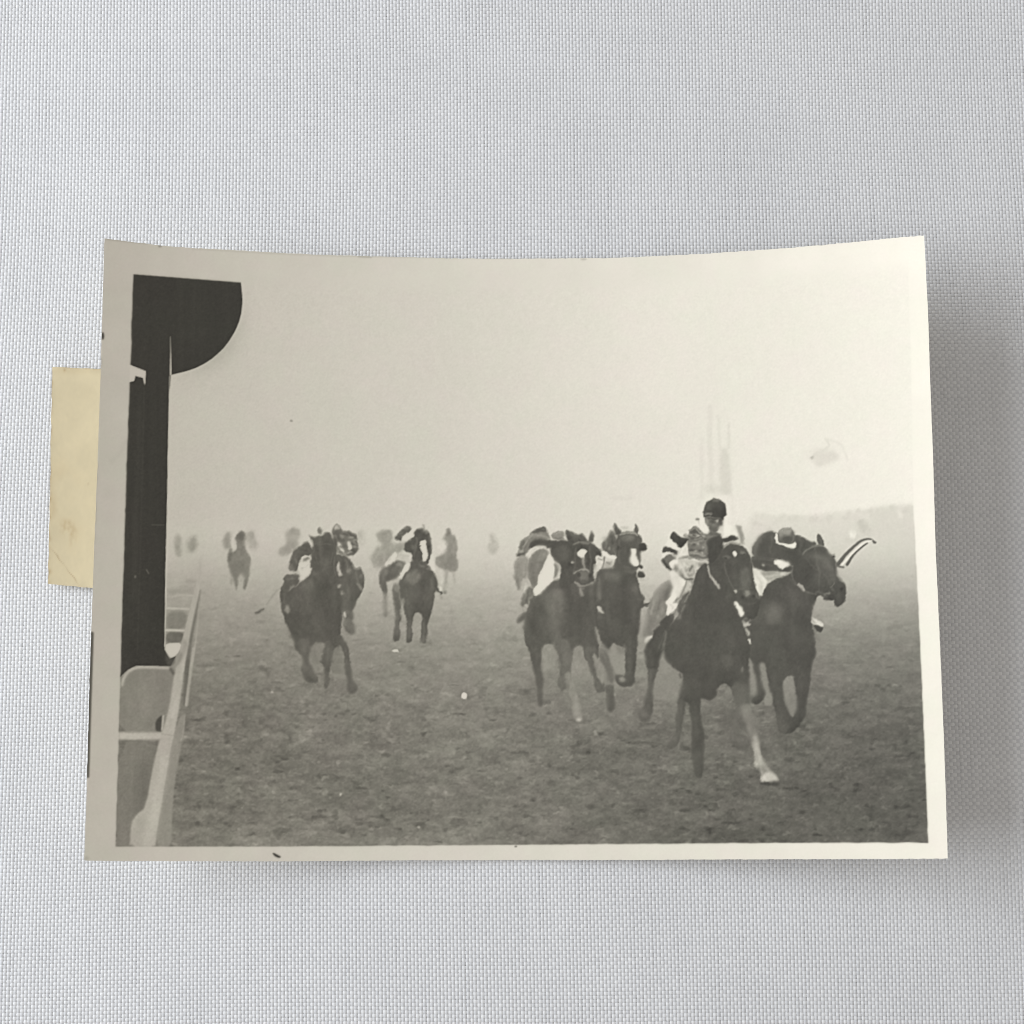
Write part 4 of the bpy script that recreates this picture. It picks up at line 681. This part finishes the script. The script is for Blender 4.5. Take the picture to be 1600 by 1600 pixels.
# outline of the print in the photograph's pixels (measured along each edge)
TOP = np.array([[163, 372.5], [205, 378], [250, 383.3], [300, 387.5], [400, 393], [500, 398], [600, 401], [700, 403.5], [760, 404.2], [850, 404], [950, 403.2], [1000, 401.5], [1100, 396.5], [1200, 390], [1300, 381.7], [1380, 373.5], [1444, 367.8]])
BOT = np.array([[131.5, 1345], [250, 1345.6], [460, 1345.8], [600, 1344.4], [800, 1343.8], [1000, 1343.6], [1200, 1342.6], [1400, 1342], [1481, 1341.4]])
LEFT = np.array([[163, 372.5], [160.4, 465], [157.8, 565], [152.8, 715], [147.4, 850], [143.8, 950], [140, 1060], [137.4, 1160], [135.6, 1230], [131.5, 1345]])
RIGHT = np.array([[1444, 367.8], [1450, 487], [1453.5, 600], [1457.5, 700], [1462, 860], [1468, 990], [1474, 1135], [1478, 1250], [1481, 1341.4]])
def edge(P, t):
    d = np.r_[0, np.cumsum(np.hypot(*np.diff(P, axis=0).T))]; d /= d[-1]
    q = np.stack([np.interp(t, d, P[:, 0]), np.interp(t, d, P[:, 1])], -1)
    return q

def print_pixels(s, t):
    """pixel position of the sheet at s across, t down"""
    s = np.asarray(s, float); t = np.asarray(t, float)
    s, t = np.broadcast_arrays(s, t)
    S, T = s[..., None], t[..., None]
    c00, c10, c01, c11 = TOP[0], TOP[-1], BOT[0], BOT[-1]
    return (1 - T) * edge(TOP, s) + T * edge(BOT, s) + (1 - S) * edge(LEFT, t) + S * edge(RIGHT, t) \
        - ((1 - S) * (1 - T) * c00 + S * (1 - T) * c10 + (1 - S) * T * c01 + S * T * c11)

LIFT_L, LIFT_R = .0152, .0186
def print_height(s, t):
    """the sheet curls up towards its left and right ends"""
    u = 2 * s - 1 - .02
    hl = LIFT_L * (1.0 - .12 * t); hr = LIFT_R * (1.0 - .19 * t)
    z = np.where(u < 0, hl * np.abs(u) ** 2.0, hr * np.abs(u) ** 2.0)
    return z + .00075 + .0004 * np.sin(3.1 * t + 1.3 * s) * .5 + .0005 * (1 - t) ** 2

def weave(n_threads, along_y, seed):
    """one family of threads, crossing over and under the other; 3 points across, 2 per crossing"""
    rs = np.random.RandomState(seed)
    m = n_threads * 2 + 1
    half = n_threads / 2 * PITCH
    pos = (np.arange(n_threads) - n_threads / 2 + .5) * PITCH + rs.randn(n_threads) * PITCH * .02
    run = np.linspace(-half, half, m)
    i = np.arange(n_threads)[:, None]; j = np.arange(m)[None, :]
    phase = np.cos(math.pi * ((j - 1) / 2 + i + (0 if along_y else 1)))
    amp = .000140 if along_y else .000140
    z = amp * phase
    wid = PITCH * (.485 if along_y else .46) * (1 + .055 * np.stack([smooth_random(m, 26, seed * 1000 + k) for k in range(n_threads)])) \
        * (1 + .02 * rs.randn(n_threads))[:, None] * (1 + .10 * phase)
    drop = .00013 if along_y else .00011
    V = np.empty((n_threads, m, 3, 3))
    for c, (o, dz) in enumerate(((-1, -drop), (0, 0), (1, -drop))):
        a = pos[:, None] + o * wid; b = np.broadcast_to(run[None, :], a.shape)
        x, y = (a, b) if along_y else (b, a)
        x, y = cloth_warp(x, y)
        V[:, :, c, 0] = x; V[:, :, c, 1] = y; V[:, :, c, 2] = z + dz - .00012
    idx = np.arange(n_threads * m * 3).reshape(n_threads, m, 3)
    A = idx[:, :-1, :-1]; B = idx[:, :-1, 1:]; C = idx[:, 1:, 1:]; D = idx[:, 1:, :-1]
    F = np.stack([A, B, C, D] if along_y else [A, D, C, B], -1).reshape(-1, 4)
    ctr = V.reshape(-1, 3)[F].mean(1)
    return V.reshape(-1, 3), F, ctr

def hidden_by_print(ctr):
    # nothing shows under the middle of the sheet: leave the threads out there
    x, y = ctr[:, 0], ctr[:, 1]
    return (x > -.076) & (x < .074) & (y > -.064) & (y < .044)

Vs, Fs, off = [], [], 0
for along_y, seed in ((True, 3), (False, 4)):
    V, F, ctr = weave(NTH, along_y, seed)
    F = F[~hidden_by_print(ctr)]
    used = np.zeros(len(V), bool); used[F.ravel()] = True
    remap = np.cumsum(used) - 1
    Vs.append(V[used]); Fs.append(remap[F])
# the cloth goes on beyond the frame: one flat sheet under the yarn, with the same weave as fine relief
bz = -.00055
m_back, nt_b, b_b = material('woven_cloth', .7, .2)
_N, _L = nt_b.nodes, nt_b.links
_tc = _N.new('ShaderNodeTexCoord')
_w = []
for _ax in ('X', 'Y'):
    w = _N.new('ShaderNodeTexWave'); w.wave_type = 'BANDS'; w.bands_direction = _ax; w.inputs['Scale'].default_value = math.pi / (10 * PITCH) ; w.inputs['Distortion'].default_value = 0
    _L.new(_tc.outputs['Object'], w.inputs['Vector']); _w.append(w)
_mul = _N.new('ShaderNodeMath'); _mul.operation = 'MULTIPLY'
_L.new(_w[0].outputs['Fac'], _mul.inputs[0]); _L.new(_w[1].outputs['Fac'], _mul.inputs[1])
_bu = _N.new('ShaderNodeBump'); _bu.inputs['Strength'].default_value = .5; _bu.inputs['Distance'].default_value = .0002
_L.new(_mul.outputs[0], _bu.inputs['Height']); _L.new(_bu.outputs['Normal'], b_b.inputs['Normal'])
b_b.inputs['Base Color'].default_value = (.70, .708, .735, 1)
_h = .6
cloth = mesh_object('tablecloth', [(-_h, -_h, bz), (_h, -_h, bz), (_h, _h, bz), (-_h, _h, bz)], [(0, 1, 2, 3)], m_back, None, False)
cloth['kind'] = 'structure'
for nm, v, f, mt in (('warp_yarn', Vs[0], Fs[0], M_WARP), ('weft_yarn', Vs[1], Fs[1], M_WEFT)):
    yarn = mesh_object(nm, v, f, mt, cloth); yarn['kind'] = 'stuff'

# ------------------------------------------------------------------ the photographic print
def lin(g):
    g = np.clip(np.asarray(g, np.float32) / 255, 0, 1)
    return np.where(g <= .04045, g / 12.92, ((g + .055) / 1.055) ** 2.4)
# ink density relative to bare paper
TONE = np.clip(lin(G) / lin(paper_row)[None, :], .01, 1.06)
PAPER = np.array([.776, .734, .644])          # aged cream baryta paper
INK = np.array([.765, .722, .60])             # slightly cooler where silver is dense

def sample(img, px, py):
    x = np.clip(px - OX - .5, 0, CW - 1.01); y = np.clip(py - OY - .5, 0, CH - 1.01)
    i = x.astype(int); j = y.astype(int); fx = x - i; fy = y - j
    return (img[j, i] * (1 - fx) + img[j, i + 1] * fx) * (1 - fy) + (img[j + 1, i] * (1 - fx) + img[j + 1, i + 1] * fx) * fy

def sheet_material(name, rough, spec, coat):
    m, nt, b = material(name, rough, spec)
    N, L = nt.nodes, nt.links
    at = N.new('ShaderNodeAttribute'); at.attribute_name = 'tone'
    L.new(at.outputs['Color'], b.inputs['Base Color'])
    tc = N.new('ShaderNodeTexCoord'); no = N.new('ShaderNodeTexNoise'); no.inputs['Scale'].default_value = 260; no.inputs['Detail'].default_value = 3
    bu = N.new('ShaderNodeBump'); bu.inputs['Strength'].default_value = .12; bu.inputs['Distance'].default_value = .0003
    L.new(tc.outputs['Object'], no.inputs['Vector']); L.new(no.outputs['Fac'], bu.inputs['Height']); L.new(bu.outputs['Normal'], b.inputs['Normal'])
    b.inputs['Coat Weight'].default_value = coat; b.inputs['Coat Roughness'].default_value = .45
    return m
M_PRINT = sheet_material('silver_gelatin_print', .5, .3, .0)
M_PAPER = sheet_material('aged_photo_paper', .6, .25, 0)

NU, NV = 964, 694
gs = np.linspace(0, 1, NU); gt = np.linspace(0, 1, NV)
S, T = np.meshgrid(gs, gt)
PX = print_pixels(S, T)
rs = np.random.RandomState(5)
# nibbled, slightly uneven cut edges
jl = gblur(rs.randn(1, NV), 2)[0] * .55; jr = gblur(rs.randn(1, NV), 2)[0] * .35; jt = gblur(rs.randn(1, NU), 1.6)[0] * .6; jb = gblur(rs.randn(1, NU), 2)[0] * .4
PX[:, 0, 0] += jl; PX[:, -1, 0] += jr; PX[0, :, 1] += jt; PX[-1, :, 1] += jb
Z = print_height(S, T)
P3 = ray_to_height(PX[..., 0], PX[..., 1], Z)
tone = sample(TONE, PX[..., 0], PX[..., 1]); chroma = sample(CHROMA, PX[..., 0], PX[..., 1]); ins = sample(inside, PX[..., 0], PX[..., 1])
wgt = np.clip(tone, 0, 1)[..., None]
C3 = tone[..., None] * (PAPER * wgt + INK * (1 - wgt))
C3 = C3 * (1 + chroma[..., None] * np.array([.016, -.012, .012]))
segi = SEG[np.clip(np.rint(PX[..., 1] - OY), 0, CH - 1).astype(int), np.clip(np.rint(PX[..., 0] - OX), 0, CW - 1).astype(int)].copy()
WIN = max(i for i, n in enumerate(SEGN) if n == 'printed_horse_and_rider')
segi[(segi == SEGN.index('winner_leg')) | (segi == SEGN.index('winner_rider'))] = WIN
DRY = 1000
segi[ins < .5] = -1
vid = np.arange(NU * NV).reshape(NV, NU)
quads = np.stack([vid[1:, :-1], vid[1:, 1:], vid[:-1, 1:], vid[:-1, :-1]], -1)
fseg = segi[:-1, :-1].copy()

ptop = P3.reshape(-1, 3)
base = Vector((float(ptop[:, 0].mean()), float(ptop[:, 1].mean()), 0.0))
root = bpy.data.objects.new('photographic_print', None); COL.objects.link(root); root.location = base; root.empty_display_size = .02
root['label'] = 'old black and white photograph of galloping racehorses with cream border and curled-up ends'
root['category'] = 'photograph'
def local(v): return v - np.array(base)

def sub_mesh(name, fmask, mat, parent, extra=None):
    q = quads[fmask].reshape(-1, 4)
    used = np.unique(q); rm = np.full(NU * NV, -1); rm[used] = np.arange(len(used))
    return mesh_object(name, local(ptop[used]), rm[q], mat, parent, True, C3.reshape(-1, 3)[used])

# paper: the cream border on the front
border_o = sub_mesh('paper_border', fseg == -1, M_PAPER, root); border_o['label'] = 'cream paper border with dark nicks along its edges'
# paper: cut edge and back of the sheet
THICK = .00026
ring = np.r_[vid[0, :], vid[1:, -1], vid[-1, -2::-1], vid[-2:0:-1, 0]]
rt = ptop[ring]; rb = rt - [0, 0, THICK]
n = len(ring)
ev = np.vstack([rt, rb]); ef = np.array([[i, (i + 1) % n, n + (i + 1) % n, n + i] for i in range(n)])
rc = np.tile(np.array([[.62, .55, .43]]), (2 * n, 1)) * (1 + .12 * np.random.RandomState(9).randn(2 * n, 1))
mesh_object('paper_edge', local(ev), ef, M_PAPER, root, False, np.clip(rc, .2, .9))
cu = np.linspace(0, NU - 1, 60).astype(int); cvv = np.linspace(0, NV - 1, 40).astype(int)
bv = P3[np.ix_(cvv, cu)].reshape(-1, 3) - [0, 0, THICK + .00001]
bi = np.arange(60 * 40).reshape(40, 60)
bf = np.stack([bi[:-1, :-1], bi[:-1, 1:], bi[1:, 1:], bi[1:, :-1]], -1).reshape(-1, 4)
mesh_object('paper_back', local(bv), bf, M_PAPER, root, True, np.tile([[.80, .745, .62]], (len(bv), 1)))

# the printed picture: one skin, cut along its printed figures so that each can be told apart
sky_limit = (PX[:-1, :-1, 1] + 0 * PX[:-1, :-1, 0]) < 818
picture = sub_mesh('picture', (fseg == 0) & ~sky_limit, M_PRINT, root)
picture['label'] = 'black and white racing scene printed inside the border'
def printed(name, mask, label):
    o = sub_mesh(name, mask, M_PRINT, picture); o['label'] = label; return o
printed('printed_sky', (fseg == 0) & sky_limit, 'pale misty sky printed above the horses')
PL = {
    SEGN.index('printed_woods'): 'faint hazy tree line printed at the right edge',
    SEGN.index('printed_mast'): 'faint grey masts printed above the leading rider',
    3: 'pale distant rider printed beside the curved rein at right', 4: 'hazy distant rider nearest the winning post', 5: 'second hazy distant rider from the winning post',
    6: 'hazy grey horse between the rail and the left pair', 7: 'hazy rider printed behind the left pair', 8: 'hazy rider behind the horse with the long blaze',
    9: 'grey distant rider right of the horse with the long blaze', 10: 'very faint lone rider printed in the middle distance',
    11: 'dark horse with long white blaze and white-sleeved rider', 12: 'second horse half hidden at right of the left pair', 13: 'dark horse in front of the left pair',
    14: 'dark horse with white blaze and blinker at right of the middle pair', 15: 'brown horse with small white star and rider in white breeches',
    17: 'dark horse at far right with rider in white-collared cap', WIN: 'leading dark horse with white foreleg and rider in striped sleeves and dark helmet',
    SEGN.index('printed_rail'): 'pale running rail and panels printed at lower left', SEGN.index('printed_winning_post'): 'black winning post with quarter-round board printed at left',
}
for i, lab in PL.items():
    m = fseg == i
    if m.any(): printed(SEGN[i], m, lab)

# ------------------------------------------------------------------ cream paper slip under the left end of the print
SLIP = np.array([[81.5, 573.2], [178, 577.5], [168, 921], [75.2, 912.5]])     # corners, the right ones lie under the print
su, sv = 60, 150
a = np.linspace(0, 1, su); b = np.linspace(0, 1, sv); A, B = np.meshgrid(a, b)
SP = (1 - A)[..., None] * (1 - B)[..., None] * SLIP[0] + A[..., None] * (1 - B)[..., None] * SLIP[1] + A[..., None] * B[..., None] * SLIP[2] + (1 - A)[..., None] * B[..., None] * SLIP[3]
SP[:, 0, 0] += gblur(rs.randn(1, sv), 2)[0] * .8 - 2.0 * np.sin(b * math.pi) * .0
SP[0, :, 1] += gblur(rs.randn(1, su), 2)[0] * .5; SP[-1, :, 1] += gblur(rs.randn(1, su), 2)[0] * .5
SZ = .0007 + .0006 * (1 - A) ** 2 + .0002 * np.sin(6 * B) + .0003 * B
sp3 = ray_to_height(SP[..., 0], SP[..., 1], SZ)
PXs, PYs = SP[..., 0], SP[..., 1]
def blot(cx, cy, rx, ry): return np.exp(-(((PXs - cx) / rx) ** 2 + ((PYs - cy) / ry) ** 2))
sn = gblur(rs.randn(sv, su), 5); sn /= sn.std(); sn2 = gblur(rs.randn(sv, su), 1); sn2 /= sn2.std()
sc = np.array([.675, .588, .405])[None, None] * (1 + .022 * sn + .010 * sn2)[..., None]
# crease near the foot, old glue stains and foxing along the edge
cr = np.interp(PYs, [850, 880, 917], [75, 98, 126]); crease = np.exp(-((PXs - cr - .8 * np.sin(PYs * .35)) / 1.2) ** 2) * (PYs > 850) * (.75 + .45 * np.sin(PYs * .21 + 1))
stain = .35 * blot(101, 578, 2, 3) + .12 * blot(104, 825, 15, 12) * (1 + .8 * sn2) + .10 * blot(112, 838, 6, 16) * (1 + .8 * sn2) + .12 * blot(98, 790, 30, 60) * np.clip(sn, 0, 2) + .3 * blot(76, 843, 4, 3) + .28 * blot(77, 893, 4, 4) + .2 * blot(76, 910, 4, 4) + .2 * blot(79, 645, 3, 4) + .3 * blot(138, 756, 1.2, 1.6) + .18 * blot(77, 780, 3, 3) + .10 * blot(110, 580, 40, 5)
stain = stain + (.16 + .16 * np.clip(sn2, -1, 2)) * np.exp(-np.abs(PXs - SP[:, :1, 0]) / 1.8) + (.10 + .1 * np.clip(sn2, -1, 2)) * np.exp(-np.abs(PYs - SP[:1, :, 1]) / 1.6)
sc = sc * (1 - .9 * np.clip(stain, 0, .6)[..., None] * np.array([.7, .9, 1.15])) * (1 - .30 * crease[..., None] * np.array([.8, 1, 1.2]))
slip_root = bpy.data.objects.new('paper_slip', None); COL.objects.link(slip_root)
sb = Vector((float(sp3[..., 0].mean()), float(sp3[..., 1].mean()), 0)); slip_root.location = sb; slip_root.empty_display_size = .01
slip_root['label'] = 'narrow blank cream paper slip sticking out under the left end of the photograph'
slip_root['category'] = 'paper slip'
si = np.arange(su * sv).reshape(sv, su)
sf = np.stack([si[1:, :-1], si[1:, 1:], si[:-1, 1:], si[:-1, :-1]], -1).reshape(-1, 4)
M_SLIP = sheet_material('cream_paper', .75, .2, 0)
lo = sp3.reshape(-1, 3) - np.array(sb)
mesh_object('sheet', lo, sf, M_SLIP, slip_root, True, np.clip(sc.reshape(-1, 3), .05, .95))
ring = np.r_[si[0, :], si[1:, -1], si[-1, -2::-1], si[-2:0:-1, 0]]
n = len(ring); ev = np.vstack([lo[ring], lo[ring] - [0, 0, .00012]]); ef = np.array([[i, (i + 1) % n, n + (i + 1) % n, n + i] for i in range(n)])
mesh_object('cut_edge', ev, ef, M_SLIP, slip_root, False, np.tile([[.55, .46, .30]], (2 * n, 1)))
